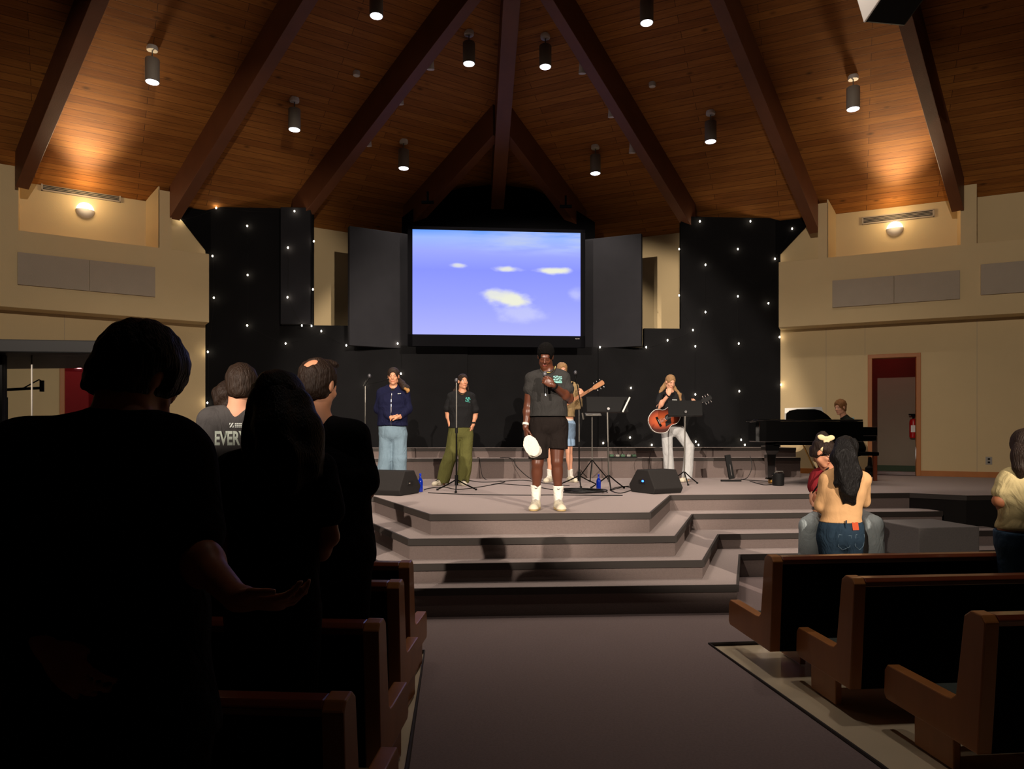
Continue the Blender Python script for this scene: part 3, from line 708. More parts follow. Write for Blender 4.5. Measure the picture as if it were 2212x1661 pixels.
# ================================================================ pews
def pew(name, base, ang, L, label, grp, flip=1, D=.64, fi=.016):
    """base: aisle end, foot of the back; row runs along e (away from the aisle), seat towards the stage"""
    e = np.array([math.cos(ang), math.sin(ang), 0]) * 1.0; f = np.array([-math.sin(ang), math.cos(ang), 0])
    if flip < 0: e = -e
    B = np.array(base, float); rt = empty(name, B, label, 'pew', grp)
    def pt(s, y, z): return B + e * s + f * y + Zv * z
    prof = [(-.055, .15), (D - .03, .155), (D - .01, .18), (D - .015, .31), (D - .04, .345)]
    prof += [(.16 - .0, .340), (.115, .345), (.085, .37), (.03, .76), (-.01, .79), (-.075, .785), (-.10, .755)]
    for s0 in (0, L):
        m = MB(); m.prism([pt(s0, y, z) for y, z in prof], e * .07); m.build('end_panel', M['pewwood'], rt, bevel=.007, seg=2)
        m = MB(); m.prism([pt(s0 + (fi if s0 == 0 else -fi), y, z) for y, z in ((.12, 0), (.40, 0), (.40, .16), (.12, .16))], e * .04); m.build('foot', M['pewwood'], rt, bevel=.006)
    m = MB(); m.prism([pt(.07, y, z) for y, z in ((-.05, .15), (-.025, .15), (-.04, .74), (-.085, .74))], e * (L - .07)); m.build('backrest', M['pewback'], rt)
    m = MB(); m.prism([pt(.07, y, z) for y, z in ((-.02, .30), (.04, .30), (.0, .70), (-.04, .70))], e * (L - .07)); m.build('back_cushion', M['pewseat'], rt, bevel=.012)
    m = MB(); m.prism([pt(.068, y, z) for y, z in ((-.09, .735), (-.0, .735), (.01, .77), (-.02, .785), (-.08, .785), (-.10, .765))], e * (L - .066)); m.build('top_rail', M['pewdark'], rt, bevel=.006)
    m = MB(); m.prism([pt(.068, y, z) for y, z in ((.0, .21), (.40, .22), (.40, .255), (.0, .24))], e * (L - .066)); m.build('seat_board', M['pewwood'], rt, bevel=.004)
    m = MB(); m.prism([pt(.075, y, z) for y, z in ((.03, .245), (.405, .26), (.42, .29), (.40, .31), (.06, .295))], e * (L - .08)); m.build('seat_cushion', M['pewseat'], rt, bevel=.012)
    return rt
G1 = 'pews right of the aisle'; G2 = 'pews left of the aisle'
ang = math.radians(5.5)
pew('pew', (1.70, 4.75, 0), ang, 4.4, 'oak ended pew right of the aisle, the row nearest the stage', G1, 1, .64, .3)
pew('pew', (1.90, 4.06, 0), ang, 4.4, 'oak ended pew right of the aisle, middle of the three rows', G1, 1, .57)
pew('pew', (2.09, 3.25, 0), ang, 4.4, 'dark oak ended pew right of the aisle, nearest the camera and cut by the edge', G1)
ang2 = math.radians(-4)
pew('pew', (-.635, 4.54, 0), ang2, 5.2, 'dark pew left of the aisle, the row nearest the stage', G2, -1, .5)
pew('pew', (-.605, 3.95, 0), ang2, 5.0, 'dark pew left of the aisle, second row from the stage', G2, -1, .46)
pew('pew', (-.56, 3.12, 0), ang2, 4.6, 'dark pew left of the aisle, third row from the stage', G2, -1, .5)
pew('pew', (-.50, 2.24, 0), ang2, 4.0, 'dark pew left of the aisle, behind the front row people and nearest the camera', G2, -1)

# ================================================================ stage gear
def gp(u, d=None, v=None, z=STG):
    """point standing on height z seen at pixel column u, at depth d or foot row v"""
    if d is None: d = (CAMH - z) * FPX / (v - HY)
    return np.array([(u - CX) * d / FPX, d, z])
def wedge(base, ang, W, label, led):
    R = rotz(ang); B = np.array(base); rt = empty('stage_monitor', B, label, 'stage monitor')
    prof = [(-.22, 0), (.24, 0), (.29, .10), (.12, .31), (-.12, .31), (-.26, .07)]
    m = MB(); m.prism([B + R @ np.array([-W / 2, y, z]) for y, z in prof], R @ np.array([W, 0, 0])); m.build('cabinet', M['speaker'], rt, bevel=.015, seg=3)
    m = MB(); q = [(.275, .115), (.125, .295)]
    m.prism([B + R @ np.array([-W / 2 + .03, q[0][0] + .008, q[0][1] + .004]), B + R @ np.array([W / 2 - .03, q[0][0] + .008, q[0][1] + .004]), B + R @ np.array([W / 2 - .03, q[1][0] + .008, q[1][1] + .004]), B + R @ np.array([-W / 2 + .03, q[1][0] + .008, q[1][1] + .004])], R @ np.array([0, .008, .006])); m.build('grille', M['grille'], rt)
    s = -1 if led > 0 else 1
    m = MB(); m.box(B + R @ np.array([s * (W / 2 + .002), .0, .15]), (.012, .14, .05), R); m.build('side_handle', M['grille'], rt, bevel=.004)
    if led > 0:
        m = MB(); m.ball(B + R @ np.array([-W / 2 - .006, -.02, .16]), (.008, .026, .014), 8, R=R); m.build('indicator', emis('blue_led', (40, 90, 255), 9), rt)
    else:
        m = MB(); m.box(B + R @ np.array([W / 2 + .006, -.02, .15]), (.004, .04, .012), R); m.build('badge', M['greyplate'], rt)
wedge(gp(1418, 9.55), math.radians(28), .48, 'black wedge stage monitor with a blue light at the front right of the stage', 1)
wedge(gp(845, 9.3), math.radians(-22), .56, 'black wedge stage monitor at the front left of the stage', -1)
# bottles
def bottle(p, h, label):
    rt = empty('water_bottle', p, label, 'bottle', 'cobalt blue bottles on the stage'); r = h * .15; s = h / .25
    m = MB(); m.lathe(p, [(.03 * s, 0), (.036 * s, .004 * s), (.036 * s, .14 * s), (.03 * s, .165 * s), (.014 * s, .19 * s), (.013 * s, .225 * s), (.013 * s, .23 * s)], 20); m.build('body', M['blueliq'], rt, smooth=True)
    m = MB(); m.lathe(p + Zv * .228 * s, [(.015 * s, 0), (.016 * s, .003), (.016 * s, .02 * s), (.012 * s, .024 * s)], 14); m.build('cap', M['blueliq'], rt, smooth=True)
bottle(gp(908, v=1062.5), .25, 'cobalt blue glass bottle standing beside the left stage monitor')
bottle(gp(1293, v=1059), .225, 'cobalt blue glass bottle standing between the microphone stand and the music stand')
# microphone stands
def mic(rt, tip, dirv, name='microphone', mt=None):
    d = unit(dirv); tip = np.array(tip)
    m = MB(); m.cyl(tip, tip + d * .17, .016, .012, 12); m.build(name, M['blackmetal'], rt, smooth=True)
    m = MB(); m.ball(tip, (.026, .026, .03), 8); m.build('mic_grille', M['micmesh'], rt, smooth=True)
def tripod(rt, b, rad, hub, rot, mt):
    for k in range(3):
        a = rot + k * 2 * math.pi / 3; tip = b + np.array([math.cos(a) * rad, math.sin(a) * rad, .012]); m = MB()
        m.tube([b + Zv * hub, b + Zv * (hub * .55) + np.array([math.cos(a), math.sin(a), 0]) * rad * .45, tip], .0095, 8)
        lg = m.build('leg', mt, rt); m = MB(); m.cyl(tip - Zv * .012, tip + Zv * .012, .016, n=8); f = m.build('rubber_foot', M['plastic'], lg, world=True); 
def mic_stand(b, top, rot, label, boom=None, rad=.3, mdir=None):
    b = np.array(b); rt = empty('microphone_stand', b, label, 'microphone stand')
    tripod(rt, b, rad, .16, rot, M['blackmetal'])
    m = MB(); m.cyl(b + Zv * .08, b + Zv * .22, .024, n=12); m.build('hub', M['plastic'], rt)
    m = MB(); m.cyl(b + Zv * .1, b + Zv * (top * .55), .0115, n=10); m.build('lower_pole', M['blackmetal'], rt)
    m = MB(); m.cyl(b + Zv * top * .55, b + Zv * top, .0085, n=10); m.build('upper_pole', M['metal'], rt)
    m = MB(); m.cyl(b + Zv * (top * .53), b + Zv * (top * .58), .02, n=10); m.build('clutch', M['plastic'], rt)
    t = b + Zv * top
    if boom is not None:
        a0, a1 = boom; m = MB(); m.cyl(a0, a1, .008, n=8); m.build('boom_arm', M['blackmetal'], rt)
        m = MB(); m.cyl(a0 - unit(a1 - a0) * 0, a0 + unit(a1 - a0) * .1, .014, n=8); m.build('counterweight', M['metal'], rt)
        t = a1; md = -unit(a1 - a0) if mdir is None else mdir
    else: md = np.array([0, .35, -.9]) if mdir is None else mdir
    return rt, t, md
b = gp(986, 9.75); rt, t, md = mic_stand(b, 1.50, -math.pi / 2 + .05, 'tripod microphone stand in front of the woman in green trousers', rad=.31)
mic(rt, t + np.array([.0, -.02, .02]), np.array([.0, .75, -.65]))
b = gp(1251, 10.65); a0 = U(1260.6, 906, 10.6); a1 = U(1243, 812, 10.6)
rt, t, md = mic_stand(b, 1.15, 2.6, 'boom microphone stand right of the man holding the cap', boom=(a0, a1), rad=.34); mic(rt, a1 + Zv * .05, np.array([.1, .3, -.9]))
b = gp(789, 10.6); rt, t, md = mic_stand(b, 1.52, 1.2, 'boom microphone stand left of the woman in the navy hoodie', boom=(U(786, 834, 10.6), U(796, 815, 10.6)), rad=.3)
mic(rt, U(798, 812, 10.6), np.array([-.4, -.1, -.85]))
# music stands
def music_stand(b, dc, w_, h_, tilt, yaw, label, sheet=None):
    b = np.array(b); rt = empty('music_stand', b, label, 'music stand'); tripod(rt, b, .27, .2, .5, M['blackmetal'])
    R = rotz(yaw) @ rotx(tilt); dc = np.array(dc)
    m = MB(); m.cyl(b + Zv * .1, dc - Zv * .06, .0115, n=10); m.build('pole', M['metal'], rt)
    m = MB(); m.box(dc, (w_, .012, h_), R); m.build('desk', M['blackmetal'], rt, bevel=.004)
    m = MB(); m.box(dc + R @ np.array([0, .03, -h_ / 2]), (w_, .07, .01), R); m.build('lip', M['blackmetal'], rt, bevel=.003)
    m = MB(); m.cyl(dc + R @ np.array([0, -.012, -.08]), dc + R @ np.array([0, -.05, -.08]), .02, n=10); m.build('tilt_knob', M['steel'], rt)
    if sheet:
        m = MB(); m.box(dc + R @ np.array([w_ / 2 + .004, .01, 0]), (.008, .02, h_ * .98), R @ roty(.0)); m.build('edge_trim', M['paper'], rt)
    return rt
# first desk: wide folding desk seen from behind
music_stand(gp(1315, 10.1), U(1312, 873, 10.1), .60, .22, -.25, .1, 'black music stand right of the man holding the cap')
m = MB(); p0 = U(1345, 890, 10.0); p1 = U(1360.5, 858, 10.0); m.cyl(p0, p1, .012, n=6); m.build('sheet_holder', M['paper'], label='thin white slanted strip at the end of the black music stand', cat='strip')
music_stand(gp(1478, 11.05), U(1480, 881, 11.0), .52, .24, -.3, -.1, 'black music stand in front of the woman with the acoustic guitar')
# tablet holder stand behind
b = gp(1279, 11.9); rt = empty('tablet_stand', b, 'slim black stand with a small tray behind the music stand', 'stand'); tripod(rt, b, .3, .35, .3, M['blackmetal'])
m = MB(); m.cyl(b + Zv * .1, b + Zv * 1.1, .01, n=8); m.build('pole', M['metal'], rt)
m = MB(); m.box(U(1281, 895, 11.9), (.26, .18, .02), rotx(.2)); m.build('tray', M['metal'], rt, bevel=.003)
m = MB(); m.box(U(1278, 888, 11.9), (.03, .03, .06)); m.build('clamp', M['steel'], rt)
# folded guitar stand by the choir riser
b = gp(1588, v=1040); rt = empty('guitar_stand', b, 'folded black guitar stand leaning at the choir riser', 'guitar stand')
m = MB(); m.box((U(1570, 985, b[1]) + U(1582, 1032, b[1])) / 2, (.09, .05, .40), roty(-.18)); m.build('post', M['plastic'], rt, bevel=.006)
m = MB(); m.tube([U(1577, 1003, b[1] - .03), U(1581, 1027, b[1] - .03)], .008, 6); m.build('handle', M['steel'], rt)
m = MB(); m.box(gp(1579, b[1]) + Zv * .015, (.33, .06, .03)); m.build('foot', M['plastic'], rt, bevel=.006)
# effect pedals on the riser
rt = empty('pedal_board', U(1345, 990, 12.9), 'board of small effect pedals lying on the choir riser', 'pedal board')
zt_ = zr1
c = gp(1345, 12.8, z=zt_ + .012); m = MB(); m.box(c, (.5, .22, .024)); m.build('board', M['plastic'], rt)
for k in range(5):
    m = MB(); m.box(c + np.array([-.2 + k * .1, 0, .03]), (.07, .12, .04)); p = m.build('pedal', M['metal'] if k % 2 else mat('green_pedal', (50, 90, 60), .5), rt, bevel=.005)
    m = MB(); m.cyl(c + np.array([-.2 + k * .1, -.03, .05]), c + np.array([-.2 + k * .1, -.03, .066]), .01, n=8); m.build('footswitch', M['steel'], p)

# cables on the stage floor
def cable(pts, label, r=.006, z=STG + .006, name='cable', grp='black cables on the stage floor'):
    P3 = [np.array(p, float) if len(p) == 3 else gp(p[0], v=p[1]) + Zv * .006 for p in pts]
    out = []
    for i in range(len(P3) - 1):
        p0 = P3[max(i - 1, 0)]; p1 = P3[i]; p2 = P3[i + 1]; p3 = P3[min(i + 2, len(P3) - 1)]
        for k in range(6):
            t = k / 6; out.append(.5 * ((2 * p1) + (-p0 + p2) * t + (2 * p0 - 5 * p1 + 4 * p2 - p3) * t * t + (-p0 + 3 * p1 - 3 * p2 + p3) * t ** 3))
    out.append(P3[-1]); m = MB(); m.tube(out, r, 6); return m.build(name, M['cable'], label=label, cat='cable', group=grp, smooth=True)
cable([(916, 1059), (930, 1055), (960, 1053), (990, 1058), (1040, 1052), (1075, 1046), (1100, 1047), (1150, 1051), (1190, 1058), (1215, 1060)], 'black cable running from the left bottle across to the middle coil')
cable([(925, 1065), (960, 1067), (1020, 1069), (1080, 1070), (1145, 1070.5), (1200, 1070), (1300, 1071), (1345, 1071)], 'long black cable closest to the stage edge')
cable([(1320, 1060), (1350, 1052), (1365, 1058), (1340, 1066), (1320, 1060), (1335, 1053), (1372, 1050)], 'tangled black cable beside the right stage monitor')
cable([(1010, 1038), (1040, 1042), (1075, 1041), (1130, 1038), (1180, 1045), (1230, 1050)], 'black cable crossing behind the man holding the cap')
pts = []
cc = gp(1262, v=1064)
for k in range(34):
    a = k * .9; rr = .21 + .05 * math.sin(k * 1.7); pts.append((cc[0] + rr * 1.5 * math.cos(a), cc[1] + rr * math.sin(a), STG + .006 + .0012 * k))
cable(pts, 'coiled heap of black cable at the foot of the boom stand')
cable([(1620, 1040), (1650, 1048), (1610, 1040), (1590, 1030)][:2] + [(1672, 1046)], 'short black cable from the guitar stand to the piano')
e_ = gp(1607, 12.44)
cable([(e_[0] + .1, 12.42, zr1 + .05), (e_[0] + .12, 12.38, 1.0), (e_[0] + .02, 12.33, STG + .02), (e_[0] - .15, 12.1, STG + .007), (e_[0] + .1, 11.7, STG + .007), (e_[0] + .3, 11.5, STG + .007)], 'black cable looping down from the choir riser beside the guitar stand')
x_ = (1405 - CX) / FPX * 12.1
cable([(x_ + .2, 11.75, 1.33), (x_ + .02, 11.8, 1.35), (x_ - .05, 11.9, 1.2), (x_ + .0, 12.0, .95), (x_ + .1, 12.0, STG + .007), (x_ + .4, 11.6, STG + .007)], 'thin guitar cable hanging from the acoustic guitar')
x_ = (1030 - CX) / FPX * 12.4
cable([(x_, 12.5, zr1 + .01), (x_ + .05, 12.40, zr1 + .0), (x_ + .07, 12.33, 1.0), (x_ + .15, 12.2, STG + .007), (x_ + .5, 11.6, STG + .007), (x_ + .3, 10.9, STG + .007)], 'black cable falling over the choir riser by the woman in green trousers')
x_ = (1105 - CX) / FPX * 12.4
cable([(x_ - .2, 12.6, zr1 + .008), (x_, 12.40, zr1 + .0), (x_ + .1, 12.34, 1.0), (x_ + .35, 12.1, STG + .007), (x_ + .6, 11.9, STG + .007)], 'black cable falling over the choir riser left of the man holding the cap')

# ---- grand piano
def piano():
    x0, x1 = 3.80, 5.42; y0 = 10.95; zb, zt = STG + .66, STG + .98
    rt = empty('grand_piano', ((x0 + x1) / 2, 11.6, STG), 'glossy black grand piano on the right of the stage', 'piano')
    pts = [(x0 + .12, y0 + .0), (x1, y0), (x1, y0 + 1.45), (x1 - .35, y0 + 1.45)]
    n = 10
    for k in range(n + 1):   # S-shaped far side
        t = k / n; pts.append((x1 - .35 - t * (x1 - x0 - .9), y0 + 1.45 - .62 * (3 * t * t - 2 * t ** 3)))
    for k in range(7):
        a = math.pi / 2 + math.pi / 2 * k / 6; pts.append((x0 + .5 + .5 * math.cos(a), y0 + .42 + .41 * math.sin(a)))
    pts.append((x0, y0 + .12)); pts.append((x0 + .035, y0 + .035))
    m = MB(); m.prism([np.array([x, y, zb]) for x, y in pts], Zv * (zt - zb)); m.build('case', M['piano'], rt, bevel=.012)
    m = MB(); cx, cy = (x0 + x1) / 2, y0 + .7
    m.prism([np.array([cx + (x - cx) * 1.02 - .03, cy + (y - cy) * 1.02, zt + .004]) for x, y in pts if x < x1 + 1], Zv * .022); m.build('lid', M['piano'], rt, bevel=.006)
    # folded front lid / music rack with curved top
    q = [(4.33, zt + .03), (5.05, zt + .03), (4.98, zt + .10), (4.88, zt + .17), (4.78, zt + .195), (4.5, zt + .195), (4.38, zt + .17), (4.33, zt + .12)]
    m = MB(); m.prism([np.array([x, y0 + .25, z]) for x, z in q], np.array([0, .03, 0])); m.build('music_desk', M['piano'], rt, bevel=.006)
    m = MB(); m.prism([np.array([4.36, y0 + .40, zt + .03]), np.array([5.02, y0 + .40, zt + .03]), np.array([4.95, y0 + .40, zt + .235]), np.array([4.36, y0 + .40, zt + .215])], np.array([0, .008, 0])); m.build('sheet_music', M['paper'], rt)
    # key bed at the player's end
    m = MB(); m.box((x1 + .10, y0 + .72, zb + .07), (.22, 1.42, .12)); m.build('key_bed', M['piano'], rt, bevel=.01)
    m = MB(); m.box((x1 + .10, y0 + .72, zb + .145), (.17, 1.24, .02)); ks = m.build('keyboard', M['keys'], rt, bevel=.002)
    for yy in (y0 + .04, y0 + 1.40):
        m = MB(); m.box((x1 + .10, yy, zb + .16), (.24, .07, .14)); m.build('key_block', M['piano'], rt, bevel=.012)
    for (lx, ly) in ((4.08, y0 + .28), (x1 - .12, y0 + .22), (x1 - .12, y0 + 1.25)):
        w0, w1 = .11, .065
        m = MB(); vs = []
        for (z, w_) in ((zb, w0), (zb - .14, w0 * .98), (zb - .2, w1 * 1.1), (STG + .09, w1 * .8), (STG + .07, w1)):
            for sx, sy in ((-1, -1), (1, -1), (1, 1), (-1, 1)): vs.append((lx + sx * w_, ly + sy * w_, z))
        fs = [(i * 4 + k, i * 4 + (k + 1) % 4, (i + 1) * 4 + (k + 1) % 4, (i + 1) * 4 + k) for i in range(4) for k in range(4)] + [(0, 1, 2, 3), (16, 17, 18, 19)]
        m.add(vs, fs); lg = m.build('leg', M['piano'], rt, bevel=.008)
        m = MB(); m.cyl((lx - .02, ly, STG + .035), (lx + .02, ly, STG + .035), .035, n=16); m.build('caster', M['brass'], lg, smooth=True)
    m = MB()
    for xx in (-.07, .07): m.tube([(5.0, y0 + .7 + xx, zb), (5.0, y0 + .7 + xx * .7, STG + .12)], .016, 8)
    m.box((5.0, y0 + .7, STG + .11), (.1, .34, .05)); ly = m.build('pedal_lyre', M['piano'], rt)
    for k in (-1, 0, 1):
        m = MB(); m.box((5.09, y0 + .7 + k * .09, STG + .07), (.14, .03, .015)); m.build('pedal', M['brass'], ly, bevel=.004)
    m = MB(); m.tube([(5.0, y0 + .7, STG + .12), (4.75, y0 + .7, zb)], .012, 6); m.build('brace_rod', M['brass'], rt)
    m = MB(); m.prism([np.array([x, y, zb - .05]) for x, y in ((x0 + .3, y0 + .1), (x1, y0 + .1), (x1, y0 + .25), (x0 + .3, y0 + .25))], Zv * .05); m.build('under_beam', M['piano'], rt)
piano()
b = gp(1855, 12.15); rt = empty('piano_bench', b, 'dark wooden piano bench under the pianist', 'bench')
m = MB(); m.box(b + np.array([-.05, .02, .45]), (.42, .78, .06)); m.build('seat', M['pewback'], rt, bevel=.012)
for sx in (-1, 1):
    for sy in (-1, 1):
        m = MB(); m.box(b + np.array([-.05 + sx * .17, .02 + sy * .33, .21]), (.05, .05, .42)); m.build('leg', M['pewdark'], rt, bevel=.004)
# black gig box and lamp between piano and camera
b = gp(1681, v=1049); rt = empty('floor_box', b, 'small round black container by the front piano leg', 'container')
m = MB(); m.lathe(b, [(.06, 0), (.085, .01), (.09, .18), (.08, .19), (.07, .19), (.06, .05)], 18); m.build('body', M['plastic'], rt, smooth=True)
m = MB(); m.tube([b + np.array([-.09, 0, .15]), b + np.array([-.05, -.05, .22]), b + np.array([.05, -.05, .22]), b + np.array([.09, 0, .15])], .006, 6); m.build('handle', M['metal'], rt)
b = gp(1879, 13.0); m = MB(); m.lathe(b, [(.07, 0), (.08, .01), (.08, .16), (.04, .2), (.03, .34), (.02, .36)], 16); m.build('spray_bottle', M['plastic'], label='small dark bottle on the stage floor beside the door frame', cat='bottle', smooth=True)
# fire extinguisher in the hallway
P_ = PR - nR * 1.56; c = hit(1973, 925, P_, nR); rt = empty('fire_extinguisher', c - Zv * .2, 'red fire extinguisher on the hallway wall through the open door', 'fire extinguisher')
m = MB(); m.lathe(c - Zv * .2, [(.06, 0), (.075, .02), (.075, .33), (.06, .38), (.02, .40)], 20); m.build('cylinder', M['red'], rt, smooth=True)
m = MB(); m.lathe(c + Zv * .2, [(.02, 0), (.02, .05), (.04, .055), (.04, .08)], 12); m.box(c + np.array([-.04, -.02, .28]), (.12, .03, .03)); m.build('valve', M['blackmetal'], rt)
m = MB(); m.tube([c + np.array([.03, -.04, .24]), c + np.array([.1, -.07, .15]), c + np.array([.08, -.08, -.1])], .01, 6); m.build('hose', M['plastic'], rt)
m = MB(); m.prism([c + eR * -.05 + nR * .077 + Zv * -.08, c + eR * .05 + nR * .077 + Zv * -.08, c + eR * .05 + nR * .077 + Zv * .06, c + eR * -.05 + nR * .077 + Zv * .06], nR * .002); m.build('instruction_label', M['white'], rt)
# outlet
c = hit(2136, 995, PR, nR); rt = empty('wall_outlet', c - Zv * .07, 'metal outlet plate low on the right wall', 'outlet'); m = MB()
m.prism([c + eR * -.05 - Zv * .07, c + eR * .05 - Zv * .07, c + eR * .05 + Zv * .07, c + eR * -.05 + Zv * .07], nR * .008); m.build('plate', M['greyplate'], rt, bevel=.002)
for s in (-.03, .03):
    m = MB(); m.box(c + nR * .01 + Zv * s, (.035, .012, .03), rotz(aR)); m.build('socket', M['plastic'], rt)
# seams between the boards of the lower walls
for P, e, n, us in ((PR, eR, nR, (1784, 1868, 2110)), (PL, eL, nL, (139, 254))):
    for u in us:
        t = t_on(u, P, e); zb_ = 3.07 if u in (139, 1868) else STG; m = MB(); q = P + n * .001 + e * t; m.prism([q + Zv * zb_, q + e * .006 + Zv * zb_, q + e * .006 + Zv * 3.65, q + Zv * 3.65], n * .003); m.build('wall_seam', M['acoustic'], kind='structure')
# carpeted box on the right in front of the steps
q = [hz(u, v, .70) for u, v in ((1915, 1127), (1985, 1140), (2116, 1137), (2055, 1122))]
c0_ = q[1]; ex = unit(q[2] - q[1]); ey = np.array([-ex[1], ex[0], 0]); wx = np.linalg.norm(q[2] - q[1]); wy = .62
rt = empty('carpeted_box', c0_ + ex * wx / 2 + ey * wy / 2 - Zv * .70, 'grey carpeted box standing between the steps and the right pews', 'box')
m = MB(); B_ = c0_ - Zv * .70; m.prism([B_, B_ + ex * wx, B_ + ex * wx + ey * wy, B_ + ey * wy], Zv * .70); m.build('body', M['boxcarpet'], rt, bevel=.01)
# glazed sound booth on the left
def booth():
    d = 5.6; x0 = -4.9; x1 = (330 - CX) / FPX * d
    zt = CAMH + (HY - 768) / FPX * d; rt = empty('glass_booth', ((x0 + x1) / 2 - .6, d + .3, 0), 'dark framed glass booth behind the bowed man on the left', 'booth')
    m = MB(); m.prism([np.array([x0, d + .2, zt]), np.array([x0 + .5, d - .3, zt]), np.array([x1 + .02, d - .1, zt]), np.array([x1 - .45, d + 1.0, zt]), np.array([x0, d + 1.2, zt])], Zv * .10); m.build('roof_frame', M['blackmetal'], rt, bevel=.01)
    xs = (2 - CX) / FPX * d
    for x in (xs, xs + 1.2):
        m = MB(); m.box((x, d, zt / 2), (.06, .06, zt)); m.build('post', M['blackmetal'], rt)
    m = MB(); m.box((xs + .6, d, .75), (1.16, .05, 1.5)); m.build('lower_panel', M['plastic'], rt, bevel=.004)
    m = MB(); m.box((xs + .6, d, (1.5 + zt) / 2), (1.15, .008, zt - 1.5)); m.build('pane', M['clear'], rt)
    x = (70 - CX) / FPX * d; m = MB(); m.box((x, d - .006, (1.5 + zt) / 2), (.01, .006, zt - 1.5)); m.build('pane_joint', M['greyplate'], rt)
    d2 = 6.6; b = np.array([(14 - CX) / FPX * d2, d2, 0]); rt2 = empty('studio_arm', b, 'black microphone boom arm seen through the booth glass', 'microphone arm')
    m = MB(); m.cyl(b, b + Zv * 1.93, .014, n=8); m.build('post', M['blackmetal'], rt2)
    m = MB(); m.cyl(U(10, 842, d2), U(91, 838, d2), .013, n=8); m.build('arm', M['blackmetal'], rt2)
    m = MB(); m.cyl(U(91, 822, d2), U(91, 846, d2), .02, n=10); m.build('microphone', M['blackmetal'], rt2)
    m = MB(); m.tube([U(50, 839, d2), U(70, 828, d2), U(85, 820, d2), U(91, 824, d2)], .006, 6); m.build('cable', M['cable'], rt2)
booth()
